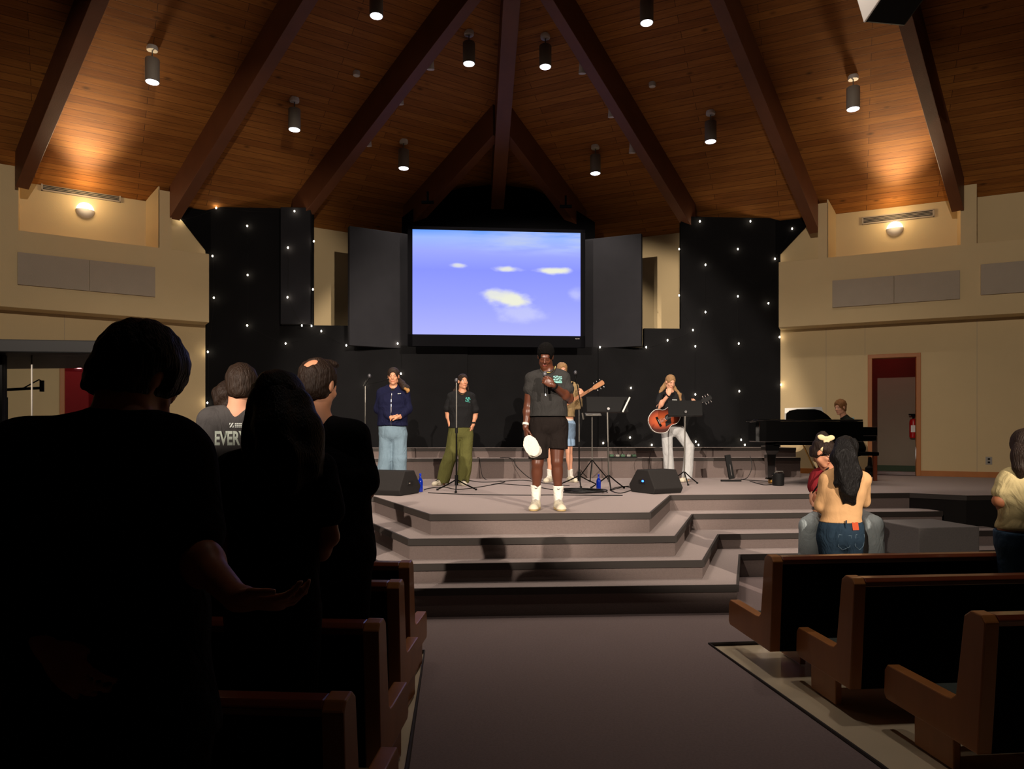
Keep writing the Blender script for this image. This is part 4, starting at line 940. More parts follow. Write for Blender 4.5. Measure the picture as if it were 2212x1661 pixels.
# ================================================================ organic modelling: distance fields turned into meshes
class SDF:
    def __init__(s, lo, hi, h):
        s.h = h; s.lo = np.array(lo, float); s.n = np.maximum(4, np.ceil((np.array(hi, float) - s.lo) / h).astype(int) + 1)
        s.D = np.full(tuple(s.n), 0.3, np.float32)
        s.ax = [s.lo[i] + np.arange(s.n[i]) * h for i in range(3)]
    def sub(s, lo, hi):
        a = np.clip(np.floor((np.array(lo) - s.lo) / s.h).astype(int), 0, s.n); b = np.clip(np.ceil((np.array(hi) - s.lo) / s.h).astype(int) + 1, 0, s.n)
        if np.any(b <= a): return None, None
        sl = tuple(slice(a[i], b[i]) for i in range(3))
        X, Y, Z = np.meshgrid(s.ax[0][sl[0]], s.ax[1][sl[1]], s.ax[2][sl[2]], indexing='ij')
        return sl, np.stack([X, Y, Z], -1).astype(np.float32)
    def put(s, lo, hi, fn, k, mode):
        pad = k + 4 * s.h; sl, P = s.sub(np.array(lo) - pad, np.array(hi) + pad)
        if sl is None: return s
        d = fn(P).astype(np.float32); a = s.D[sl]
        if mode == '+':
            if k > 0:
                hh = np.maximum(k - np.abs(a - d), 0) / k; s.D[sl] = np.minimum(a, d) - hh * hh * k * .25
            else: s.D[sl] = np.minimum(a, d)
        else:
            d = -d
            if k > 0:
                hh = np.maximum(k - np.abs(a - d), 0) / k; s.D[sl] = np.maximum(a, d) + hh * hh * k * .25
            else: s.D[sl] = np.maximum(a, d)
        return s
    def rc(s, a, b, ra, rb=None, k=.02, mode='+'):
        rb = ra if rb is None else rb; a = np.array(a, float); b = np.array(b, float); ba = b - a; L2 = float(ba @ ba) + 1e-12
        def fn(P):
            pa = P - a; t = np.clip((pa @ ba) / L2, 0, 1); return np.linalg.norm(pa - t[..., None] * ba, axis=-1) - (ra + (rb - ra) * t)
        r = max(ra, rb); return s.put(np.minimum(a, b) - r, np.maximum(a, b) + r, fn, k, mode)
    def chain(s, pts, rs, k=.02, mode='+'):
        for i in range(len(pts) - 1): s.rc(pts[i], pts[i + 1], rs[i], rs[i + 1], k, mode)
        return s
    def ell(s, c, r, R=None, k=.02, mode='+'):
        c = np.array(c, float); r = np.array(r, float); R = np.eye(3) if R is None else np.array(R)
        def fn(P):
            q = (P - c) @ R; k0 = np.linalg.norm(q / r, axis=-1); k1 = np.linalg.norm(q / (r * r), axis=-1) + 1e-9; return k0 * (k0 - 1) / k1
        m = r.max(); return s.put(c - m, c + m, fn, k, mode)
    def box(s, c, hf, R=None, rad=.01, k=.01, mode='+'):
        c = np.array(c, float); hf = np.array(hf, float) - rad; R = np.eye(3) if R is None else np.array(R)
        def fn(P):
            q = np.abs((P - c) @ R) - hf; return np.linalg.norm(np.maximum(q, 0), axis=-1) + np.minimum(q.max(-1), 0) - rad
        m = np.linalg.norm(hf) + rad; return s.put(c - m, c + m, fn, k, mode)
    def econe(s, a, b, r0, r1, X, k=.02, mode='+', p=2.0):
        """elliptic cone from a to b; X = direction of the first radius"""
        a = np.array(a, float); b = np.array(b, float); d = b - a; L = np.linalg.norm(d); d = d / L; X = unit(np.array(X) - d * np.dot(X, d)); Y = np.cross(d, X)
        def fn(P):
            q = P - a; t = q @ d; tt = np.clip(t / L, 0, 1); rx = r0[0] + (r1[0] - r0[0]) * tt; ry = r0[1] + (r1[1] - r0[1]) * tt
            x = np.abs(q @ X) / rx; y = np.abs(q @ Y) / ry; rad = ((x ** p + y ** p) ** (1 / p) - 1) * np.minimum(rx, ry)
            cap = np.maximum(-t, t - L); return np.maximum(rad, cap)
        m = max(*r0, *r1); return s.put(np.minimum(a, b) - m, np.maximum(a, b) + m, fn, k, mode)
    def cut(s, p, n, k=0.0):
        """throw away everything on the side n points to"""
        n = unit(n); p = np.array(p, float)
        d = ((s.ax[0][:, None, None] - p[0]) * n[0] + (s.ax[1][None, :, None] - p[1]) * n[1] + (s.ax[2][None, None, :] - p[2]) * n[2]).astype(np.float32)
        s.D = np.maximum(s.D, d); return s
    def ripple(s, amp, fx, fy, fz, seed=0.0, lo=None, hi=None):
        X = s.ax[0][:, None, None]; Y = s.ax[1][None, :, None]; Z = s.ax[2][None, None, :]
        w_ = np.sin(fx * X + 1.7 * np.sin(fz * .5 * Z + seed) + seed) * np.sin(fy * Y + seed * 2.1 + .6 * np.sin(fz * .7 * Z)) + .8 * np.sin(fz * Z + .5 * fx * X + 2 * np.sin(fx * .4 * X + seed) + seed * .7) + .5 * np.sin(fz * 2.1 * Z - .8 * fx * X + seed)
        w_ = w_.astype(np.float32) * amp * .5
        s.D = s.D + w_; return s
    def verts(s):
        D = s.D; D[0], D[-1] = 1, 1; D[:, 0], D[:, -1] = 1, 1; D[:, :, 0], D[:, :, -1] = 1, 1
        S = D < 0; nx, ny, nz = [k - 1 for k in D.shape]
        c = [S[i:i + nx, j:j + ny, k:k + nz] for i in (0, 1) for j in (0, 1) for k in (0, 1)]
        anyc = np.zeros_like(c[0]); allc = np.ones_like(c[0])
        for q in c: anyc |= q; allc &= q
        act = anyc & ~allc; idx = np.argwhere(act)
        if len(idx) == 0: return np.zeros((0, 3)), np.zeros((0, 4), int)
        vid = np.full(act.shape, -1, np.int64); vid[act] = np.arange(len(idx))
        corners = [(i, j, k) for i in (0, 1) for j in (0, 1) for k in (0, 1)]
        vals = np.stack([D[idx[:, 0] + i, idx[:, 1] + j, idx[:, 2] + k] for i, j, k in corners], 1)
        acc = np.zeros((len(idx), 3)); cnt = np.zeros(len(idx))
        for a in range(8):
            for b in range(a + 1, 8):
                d = [corners[b][t] - corners[a][t] for t in range(3)]
                if sum(abs(x) for x in d) != 1: continue
                va, vb = vals[:, a], vals[:, b]; mk = (va < 0) != (vb < 0); t = np.where(mk, va / (va - vb + 1e-12), 0)
                p = np.array(corners[a])[None] + t[:, None] * np.array(d)[None]; acc += np.where(mk[:, None], p, 0); cnt += mk
        V = (idx + acc / np.maximum(cnt, 1)[:, None]) * s.h + s.lo
        F = []
        for ax in range(3):
            o = [1, 2] if ax == 0 else ([2, 0] if ax == 1 else [0, 1]); u, v = o
            sa = [slice(None)] * 3; sb = [slice(None)] * 3; sa[ax] = slice(0, D.shape[ax] - 1); sb[ax] = slice(1, D.shape[ax])
            A = S[tuple(sa)]; B = S[tuple(sb)]
            for flip, mk in ((0, A & ~B), (1, ~A & B)):
                q = np.argwhere(mk); q = q[(q[:, u] > 0) & (q[:, v] > 0) & (q[:, u] < D.shape[u] - 1) & (q[:, v] < D.shape[v] - 1)]
                if len(q) == 0: continue
                def g(du, dv):
                    r = q.copy(); r[:, u] -= du; r[:, v] -= dv; return vid[r[:, 0], r[:, 1], r[:, 2]]
                quad = np.stack([g(1, 1), g(0, 1), g(0, 0), g(1, 0)], 1)
                if flip: quad = quad[:, ::-1]
                F.append(quad)
        F = np.concatenate(F); F = F[(F >= 0).all(1)]
        return V, F
    def build(s, name, mats, parent, painter=None, smooth_it=1, off=None):
        V, F = s.verts()
        if len(V) == 0: return None
        for _ in range(smooth_it):   # light Laplacian smoothing
            acc = np.zeros_like(V); cnt = np.zeros(len(V))
            for k in range(4):
                np.add.at(acc, F[:, k], V[F[:, (k + 1) % 4]]); np.add.at(cnt, F[:, k], 1)
            V = V * .55 + .45 * acc / np.maximum(cnt, 1)[:, None]
        o3 = np.array(parent_origin(parent)) if off is None else np.array(off)
        me = bpy.data.meshes.new(name); W = (V - o3).astype(np.float32)
        me.vertices.add(len(W)); me.vertices.foreach_set('co', W.ravel()); me.loops.add(len(F) * 4); me.loops.foreach_set('vertex_index', F.astype(np.int32).ravel())
        me.polygons.add(len(F)); me.polygons.foreach_set('loop_start', np.arange(0, len(F) * 4, 4, dtype=np.int32))
        try: me.polygons.foreach_set('loop_total', np.full(len(F), 4, np.int32))
        except Exception: pass
        me.polygons.foreach_set('use_smooth', np.ones(len(F), bool))
        mats = mats if isinstance(mats, (list, tuple)) else [mats]
        for m in mats: me.materials.append(m)
        if painter is not None:
            Cc = V[F].mean(1); me.polygons.foreach_set('material_index', painter(Cc).astype(np.int32))
        me.update(calc_edges=True); me.validate()
        o = bpy.data.objects.new(name, me); COL.objects.link(o); o.parent = parent; return o

def basis(yaw, pitch=0, roll=0):
    """columns: side (image right when facing the camera), front, up. yaw 0 faces the camera, + turns to image right; pitch + looks down; roll + tips head to image right"""
    y = math.radians(yaw); p = math.radians(pitch); r = math.radians(roll)
    x = np.array([math.cos(y), math.sin(y), 0]); f = np.array([math.sin(y), -math.cos(y), 0]); u = Zv.copy()
    f2 = f * math.cos(p) - u * math.sin(p); u2 = u * math.cos(p) + f * math.sin(p)
    u3 = u2 * math.cos(r) + x * math.sin(r); x3 = x * math.cos(r) - u2 * math.sin(r)
    return np.stack([x3, f2, u3], 1)

def head_field(S, c, R, s=1.0, female=False, mouth=0.0):
    """c = centre of the head (between the ears); s = scale"""
    def p(x, f, z): return c + R @ (np.array([x, f, z]) * s)
    S.ell(p(0, -.012, .035), np.array([.073, .092, .080]) * s, R, k=.01)
    S.ell(p(0, .028, -.030), np.array([.058, .060, .078]) * s, R, k=.025)
    S.rc(p(-.044, .01, -.07), p(0, .062, -.098), .022 * s, .020 * s, k=.02); S.rc(p(.044, .01, -.07), p(0, .062, -.098), .022 * s, .020 * s, k=.02)
    S.rc(p(-.03, .079, .018), p(.03, .079, .018), .012 * s, k=.012)
    S.ell(p(-.036, .062, -.028), np.array([.022, .02, .02]) * s, R, k=.015); S.ell(p(.036, .062, -.028), np.array([.022, .02, .02]) * s, R, k=.015)
    for sg in (-1, 1): S.ell(p(sg * .030, .097, .000), np.array([.017, .012, .011]) * s, R, k=.008, mode='-')
    for sg in (-1, 1): S.ell(p(sg * .030, .078, -.001), np.array([.014, .012, .0115]) * s, R, k=.004)
    S.rc(p(0, .088, .006), p(0, .108, -.030), .0075 * s, .0115 * s, k=.008)
    for sg in (-1, 1): S.ell(p(sg * .012, .096, -.034), np.array([.009, .011, .008]) * s, R, k=.006)
    S.rc(p(-.019, .084, -.0605), p(.019, .084, -.0605), .0065 * s, k=.004); S.rc(p(0, .090, -.0595), p(0, .090, -.0605), .006 * s, k=.006)
    S.rc(p(-.016, .083, -.0715), p(.016, .083, -.0715), .0075 * s, k=.004)
    if mouth: S.ell(p(0, .094, -.066), np.array([.014, .012, .004 + mouth]) * s, R, k=.003, mode='-')
    for sg in (-1, 1):
        S.ell(p(sg * .075, -.008, -.006), np.array([.010, .020, .032]) * s, R, k=.006); S.ell(p(sg * .086, .002, -.004), np.array([.006, .010, .016]) * s, R, k=.004, mode='-')
def face_painter(c, R, s, eyes=True, brow=True):
    """0 skin, 1 lips, 2 brow / lash, 3 eye white"""
    def fn(C):
        q = ((C - c) @ R) / s; out = np.zeros(len(C), int); fr = q[:, 1] > .05
        out[fr & (np.abs(q[:, 0]) < .020) & (np.abs(q[:, 2] + .066) < .0085) & (q[:, 1] > .078)] = 1
        if brow: out[fr & (np.abs(np.abs(q[:, 0]) - .031) < .017) & (np.abs(q[:, 2] - .021 + .25 * np.abs(np.abs(q[:, 0]) - .028)) < .0034)] = 2
        if eyes == 'open':
            e = fr & (((np.abs(q[:, 0]) - .030) / .0125) ** 2 + ((q[:, 2] + .001) / .006) ** 2 < 1); out[e] = 3
            e = fr & (((np.abs(q[:, 0]) - .030) / .006) ** 2 + ((q[:, 2] + .001) / .006) ** 2 < 1); out[e] = 2
        elif eyes: out[fr & (np.abs(np.abs(q[:, 0]) - .030) < .0125) & (np.abs(q[:, 2] + .006) < .0028)] = 2
        return out
    return fn
def hand_field(S, w, d, n, side, curl=.5, spread=.1, s=1.0, thumb=.6, k=.006):
    """w wrist, d finger direction, n palm normal (towards what is held), side = direction of the thumb"""
    d = unit(d); n = unit(np.array(n) - d * np.dot(n, d)); sd = unit(np.array(side) - d * np.dot(side, d) - n * np.dot(side, n))
    S.rc(w, w + d * .02 * s, .024 * s, .026 * s, k=.015)
    R = np.stack([sd, d, n], 1); S.ell(w + d * .052 * s, np.array([.040, .050, .016]) * s, R, k=.012); S.box(w + d * .055 * s, np.array([.036, .038, .0125]) * s, R, rad=.011 * s, k=.01)
    for i, (off, L, r) in enumerate(((.030, .070, .0092), (.010, .078, .0096), (-.010, .073, .0092), (-.029, .058, .0080))):
        b = w + d * (.088 - abs(i - 1) * .003) * s + sd * off * s; dd = unit(d + sd * (off * spread * 20)); c = curl * (1 + .08 * i)
        p = b; ang = 0
        for seg, fr in ((.45, .55), (.30, .95), (.25, .75)):
            ang += c * fr; q = p + (dd * math.cos(ang) + n * math.sin(ang)) * L * seg * s; S.rc(p, q, r * s, r * .93 * s, k=k * .6); p = q; r *= .93
    b = w + d * .025 * s + sd * .030 * s; td = unit(d * .75 + sd * (.75 - thumb * .5) + n * thumb * .6); p1 = b + td * .036 * s; S.rc(b, p1, .0135 * s, .0115 * s, k=.01)
    td2 = unit(d * .95 + sd * (.25 - thumb * .3) + n * thumb * .8); p2 = p1 + td2 * .030 * s; S.rc(p1, p2, .011 * s, .0095 * s, k=.004); S.rc(p2, p2 + unit(td2 + n * thumb * .2) * .022 * s, .0098 * s, .0085 * s, k=.004)

class Person:
    def __init__(s, d, u, v, label, grp=None, z=STG, foot=None):
        s.d = d; s.base = np.array([(u - CX) * d / FPX, d, z]); s.z = z
        s.rt = empty('person', s.base, label, 'person', grp); s.J = {}
        s.b = 1.0
    def P(s, u, v, dy=0.0):
        return U(u, v, s.d + dy)
    def box_of(s, pts, pad):
        a = np.array(pts); return a.min(0) - pad, a.max(0) + pad
def torso(S, J, w, dp, infl=0.0, k=.04, yaw=0):
    B = basis(yaw); x, f = B[:, 0], B[:, 1]; pc, cc = J['pel'], J['che']; up = unit(cc - pc); fx = unit(x - up * np.dot(x, up)); ff = np.cross(up, fx); ff = ff if np.dot(ff, f) > 0 else -ff
    R = np.stack([fx, ff, up], 1); mid = pc + (cc - pc) * .45
    S.ell(pc, (.165 * w + infl, .118 * dp + infl, .13 + infl), R, k=k); S.ell(mid, (.145 * w + infl, .108 * dp + infl, .16 + infl), R, k=k)
    S.ell(cc, (.166 * w + infl, .118 * dp + infl, .15 + infl), R, k=k)
    S.rc(J['shl'], J['shr'], .050 * w + infl * .8, k=k)
    for sh in ('shl', 'shr'): S.rc(J['neck'] - up * .015, J[sh] + (J['neck'] - J[sh]) * .30 + up * .0, .042 + infl * .5, .046 * w + infl * .8, k=k)
    return R
def body_core(S, pr, w=1.0, dp=1.0, yaw=0, arm=1.0, leg=1.0, legs=True, head=True, hs=1.0, hyaw=0, hp=0, hr=0, female=False, mouth=0, neckr=.052):
    J = pr.J; torso(S, J, w, dp, 0, .04, yaw)
    HR = basis(hyaw, hp, hr); pr.HR = HR; pr.hs = hs; c = J['head']
    S.rc(J['neck'] - Zv * .03, c - HR[:, 2] * .03 * hs - HR[:, 1] * .02, neckr * 1.08, neckr, k=.03)
    if head: head_field(S, c, HR, hs, female, mouth)
    for a in ('l', 'r'):
        if 'el' + a in J:
            S.rc(J['sh' + a], J['el' + a], .050 * arm, .040 * arm, k=.03)
            S.rc(J['el' + a], J['wr' + a], .041 * arm, .026 * (1 + (arm - 1) * .5), k=.012)
            e, w_ = J['el' + a], J['wr' + a]; S.ell(e + (w_ - e) * .3, (.042 * arm, .042 * arm, .06), None, k=.02)
        if legs and 'kn' + a in J:
            h, kn, an = J['hi' + a], J['kn' + a], J['an' + a]
            S.rc(h, kn, .086 * leg, .056 * leg, k=.03); S.rc(kn, an, .052 * leg, .034 * leg, k=.015)
            S.ell(kn + (an - kn) * .3 + np.array([0, .018, 0]), (.05 * leg, .055 * leg, .10), None, k=.03)
            S.rc(an, an - Zv * .03, .036, .036, k=.01)
def shoe(pr, an, yaw, ground, L=.28, mats=None, wid=.048, high=.075, label=None):
    B = basis(yaw); f, x = B[:, 1], B[:, 0]; g = np.array([an[0], an[1], ground]); heel = g - f * .055; toe = g + f * (L - .11)
    lo, hi = pr.box_of([heel, toe, g + Zv * (high + .05)], .07); lo[2] = ground - .02; S = SDF(lo, hi, .006)
    S.rc(heel + Zv * .045, g + f * .04 + Zv * .045, .038, wid * .86, k=.02); S.rc(g + f * .04 + Zv * .04, toe + Zv * .032, wid * .9, wid * .8, k=.03); S.ell(toe + Zv * .022, (wid, wid, .032), k=.02)
    S.rc(g + Zv * .05, g + Zv * high, .044, .043, k=.02); S.cut(g + Zv * (high + .012), Zv); S.cut(g + Zv * .018, -Zv)
    o = S.build('shoe', mats[0], pr.rt)
    S = SDF(lo, hi, .006); S.rc(heel + Zv * .02, g + f * .05 + Zv * .02, .043, wid * .95, k=.02); S.rc(g + f * .05 + Zv * .02, toe + Zv * .02, wid * .95, wid * .92, k=.02); S.cut(g + Zv * .026, Zv); S.cut(g + Zv * .001, -Zv)
    S.build('sole', mats[1], o)
    return o
def add_shoe_laces(pr, sh, an, yaw, ground, mt):
    B = basis(yaw); f, x = B[:, 1], B[:, 0]; g = np.array([an[0], an[1], ground]); m = MB()
    for k in range(4):
        c = g + f * (.045 + .022 * k) + Zv * (.104 - .009 * k); m.tube([c - x * .028 - Zv * .012, c + Zv * .002, c + x * .028 - Zv * .012], .0042, 5)
    m.build('laces', mt, sh)
def bounds(pr, keys=None, pad=.16):
    pts = [v for k, v in pr.J.items() if keys is None or k in keys]; return pr.box_of(pts, pad)
def bvh_of(o):
    me = o.data; off = np.array(parent_origin(o.parent)) if o.parent else np.zeros(3)
    vs = [Vector(v.co) + Vector(off) for v in me.vertices]; return BVHTree.FromPolygons(vs, [tuple(p.vertices) for p in me.polygons])
def decal(name, polys, origin, X, Y, N, target, mt, parent, lift=.003, label=None):
    """polys: list of 2D polygons in metres laid at origin along X,Y and dropped along -N onto target"""
    tr = bvh_of(target); m = MB(); N = unit(N)
    for pg in polys:
        vs = []
        for (a, b) in pg:
            p = np.array(origin) + np.array(X) * a + np.array(Y) * b + N * .25; h = tr.ray_cast(Vector(p), Vector(-N), .6)
            q = (np.array(h[0]) + N * lift) if h[0] is not None else p - N * .25
            vs.append(q)
        m.add(vs, [tuple(range(len(vs)))])
    o = m.build(name, mt, parent, uvf=None); return o
def text_polys(txt, size, xs=1.0, bold=0.0):
    c = bpy.data.curves.new('t', 'FONT'); c.body = txt; c.size = size; c.offset = bold; c.resolution_u = 3
    o = bpy.data.objects.new('t', c); COL.objects.link(o); dg = bpy.context.evaluated_depsgraph_get(); me = bpy.data.meshes.new_from_object(o.evaluated_get(dg))
    bm = bmesh.new(); bm.from_mesh(me); bmesh.ops.triangulate(bm, faces=bm.faces[:]); 
    bmesh.ops.subdivide_edges(bm, edges=[e for e in bm.edges if e.calc_length() > size * .5], cuts=2, use_grid_fill=False); bmesh.ops.triangulate(bm, faces=[f for f in bm.faces if len(f.verts) > 3])
    out = [[(v.co.x * xs, v.co.y) for v in f.verts] for f in bm.faces]; bm.free(); bpy.data.objects.remove(o); bpy.data.curves.remove(c); bpy.data.meshes.remove(me); return out
def rect(x0, y0, x1, y1): return [(x0, y0), (x1, y0), (x1, y1), (x0, y1)]
def hair_cap(pr, h=.006, grow=.014, line=None, back=.0, sides=True, extra=None, mt=None, rip=.004, freq=140, name='hair', keep_ear=True, top=0.0, fr=.045, low=-.03, hl=0.0, sq=False):
    """short hair: a shell over the skull, cut along the hairline"""
    c, R, s = pr.J['head'], pr.HR, pr.hs
    def p(x, f, z): return c + R @ (np.array([x, f, z]) * s)
    lo, hi = c - .17 * s - .02, c + .17 * s + .03
    S = SDF(lo, hi, h)
    S.ell(p(0, -.012, .037 + top * .5), (np.array([.073, .092, .080 + top * .5]) + grow) * s, R, k=.01)
    S.ell(p(0, -.035, -.02), (np.array([.066, .068, .08]) + grow * .6) * s, R, k=.02)
    if extra: extra(S, p, R, s)
    # face opening
    if sq: S.box(p(0, .15, -.045 + hl), np.array([.060, .092, .105]) * s, R, rad=.03, k=.01, mode='-')
    else: S.ell(p(0, .150, -.008 + hl), np.array([.078, .098, .098]) * s, R, k=.008, mode='-')
    S.ell(p(0, .105, -.075), np.array([.092, .088, .095]) * s, R, k=.008, mode='-')
    for sg in (-1, 1): S.ell(p(sg * .088, .012, -.012), np.array([.026, .030, .040]) * s, R, k=.006, mode='-')
    S.cut(p(0, -.05, low - .045), -R[:, 2] + R[:, 1] * .3)
    S.ripple(rip, freq, freq * .8, freq * .5, 1.3)
    return S.build(name, mt, pr.rt)
def skin(name, rgb, rough=.5):
    return [mat(name, rgb, rough, var=.05, scale=14, spec=.45), mat(name + '_lips', tuple(int(c * k) for c, k in zip(rgb, (.88, .70, .68))), .45), mat(name + '_brow', (40, 26, 18), .7), mat(name + '_eye', (225, 220, 210), .3)]
SK_L = skin('fair_skin', (214, 158, 128)); SK_M = skin('light_skin', (206, 146, 112)); SK_T = skin('tan_skin', (176, 112, 76)); SK_D = skin('dark_skin', (92, 52, 36), .38)
SK_D[1] = mat('dark_lips', (120, 62, 54), .4); SK_D[2] = mat('dark_brow', (16, 11, 10), .8)
def cloth(name, rgb, var=.08, rough=.92, scale=18, fold=.55):
    m = mat(name, rgb, rough, var=var, scale=scale, bump=.2, bscale=260, spec=.06); nt = m.node_tree; b = nt.nodes['Principled BSDF']; N = nt.nodes.new; L = nt.links.new
    tc = N('ShaderNodeTexCoord'); mp = N('ShaderNodeMapping'); mp.inputs['Scale'].default_value = (1.0, 1.0, .55); mp.inputs['Rotation'].default_value = (.5, .4, .3); L(tc.outputs['Object'], mp.inputs[0])
    n = N('ShaderNodeTexNoise'); n.inputs['Scale'].default_value = 9; n.inputs['Detail'].default_value = 3; n.inputs['Distortion'].default_value = 1.2; L(mp.outputs[0], n.inputs['Vector'])
    bp = N('ShaderNodeBump'); bp.inputs['Strength'].default_value = fold; bp.inputs['Distance'].default_value = .05; L(n.outputs['Fac'], bp.inputs['Height'])
    old = b.inputs['Normal'].links[0].from_node; L(bp.outputs['Normal'], old.inputs['Normal']); return m
C = dict(char=cloth('charcoal_tee', (52, 51, 50)), blkshort=cloth('black_shorts', (34, 29, 27)), navy=cloth('navy_hoodie', (26, 28, 52)), jeans=cloth('blue_jeans', (112, 134, 148), .14), olive=cloth('olive_trousers', (92, 92, 52), .1),
         blacktee=cloth('black_tee', (34, 34, 35)), tan=cloth('tan_shirt', (150, 128, 92)), ltblue=cloth('light_blue_shorts', (140, 170, 200)), pale=cloth('pale_jeans', (182, 184, 184), .08), beige=cloth('beige_knit', (208, 164, 116), .05, fold=.18),
         dkjeans=cloth('dark_jeans', (40, 56, 70), .2), maroon=cloth('maroon_top', (120, 34, 40)), cream=cloth('cream_top', (196, 180, 132), .12), dark=cloth('dark_shirt', (22, 22, 24)), darkg=cloth('dark_trousers', (24, 24, 26)), graytee=cloth('grey_tee', (70, 68, 68)),
         sock=cloth('white_socks', (228, 224, 214), .03), shoe=mat('white_shoe', (206, 198, 176), .6, var=.05), sole=mat('gum_sole', (176, 152, 104), .6), solew=mat('pale_sole', (200, 192, 170), .6), capw=cloth('white_cap_cloth', (226, 220, 206), .03))
def hairm(name, rgb, rough=.55, spec=.25, st=.12): return mat(name, rgb, rough, var=.45, scale=110, stretch=(1, 1, st), spec=spec, bump=.9, bscale=150)
HB = hairm('black_hair', (13, 10, 9), .5, .25); HD = hairm('dark_brown_hair', (38, 25, 17)); HN = hairm('brown_hair', (40, 27, 18)); HBL = hairm('blond_hair', (150, 116, 78)); HSB = hairm('sandy_hair', (134, 92, 54), st=.3)
HAF = mat('short_curly_hair', (12, 10, 9), .9, var=.5, scale=200, bump=.9, bscale=400, spec=.1); HTIP = hairm('blond_hair_tips', (168, 124, 70))
TEAL = mat('teal_print', (150, 226, 214), .7, emit=None); WHITEP = mat('white_print', (215, 222, 218), .7)
def _dummy(): pass
def strands(pr, chains, h=.007, mt=None, name='hair_strands', k=.012, rip=.004, freq=150, pad=.06):
    pts = [q for ch in chains for q in ch[0]]; lo, hi = pr.box_of(pts, pad); S = SDF(lo, hi, h)
    for ps, rs in chains: S.chain(ps, rs, k=k)
    S.ripple(rip, freq, freq, freq * .35, .7)
    return S.build(name, mt, pr.rt)
def sleeve(S, J, a, r0, r1, frac, k=.03, drop=0.0):
    sh, el = J['sh' + a], J['el' + a]; e = sh + (el - sh) * frac; S.rc(sh, e, r0, r1, k=k); return e
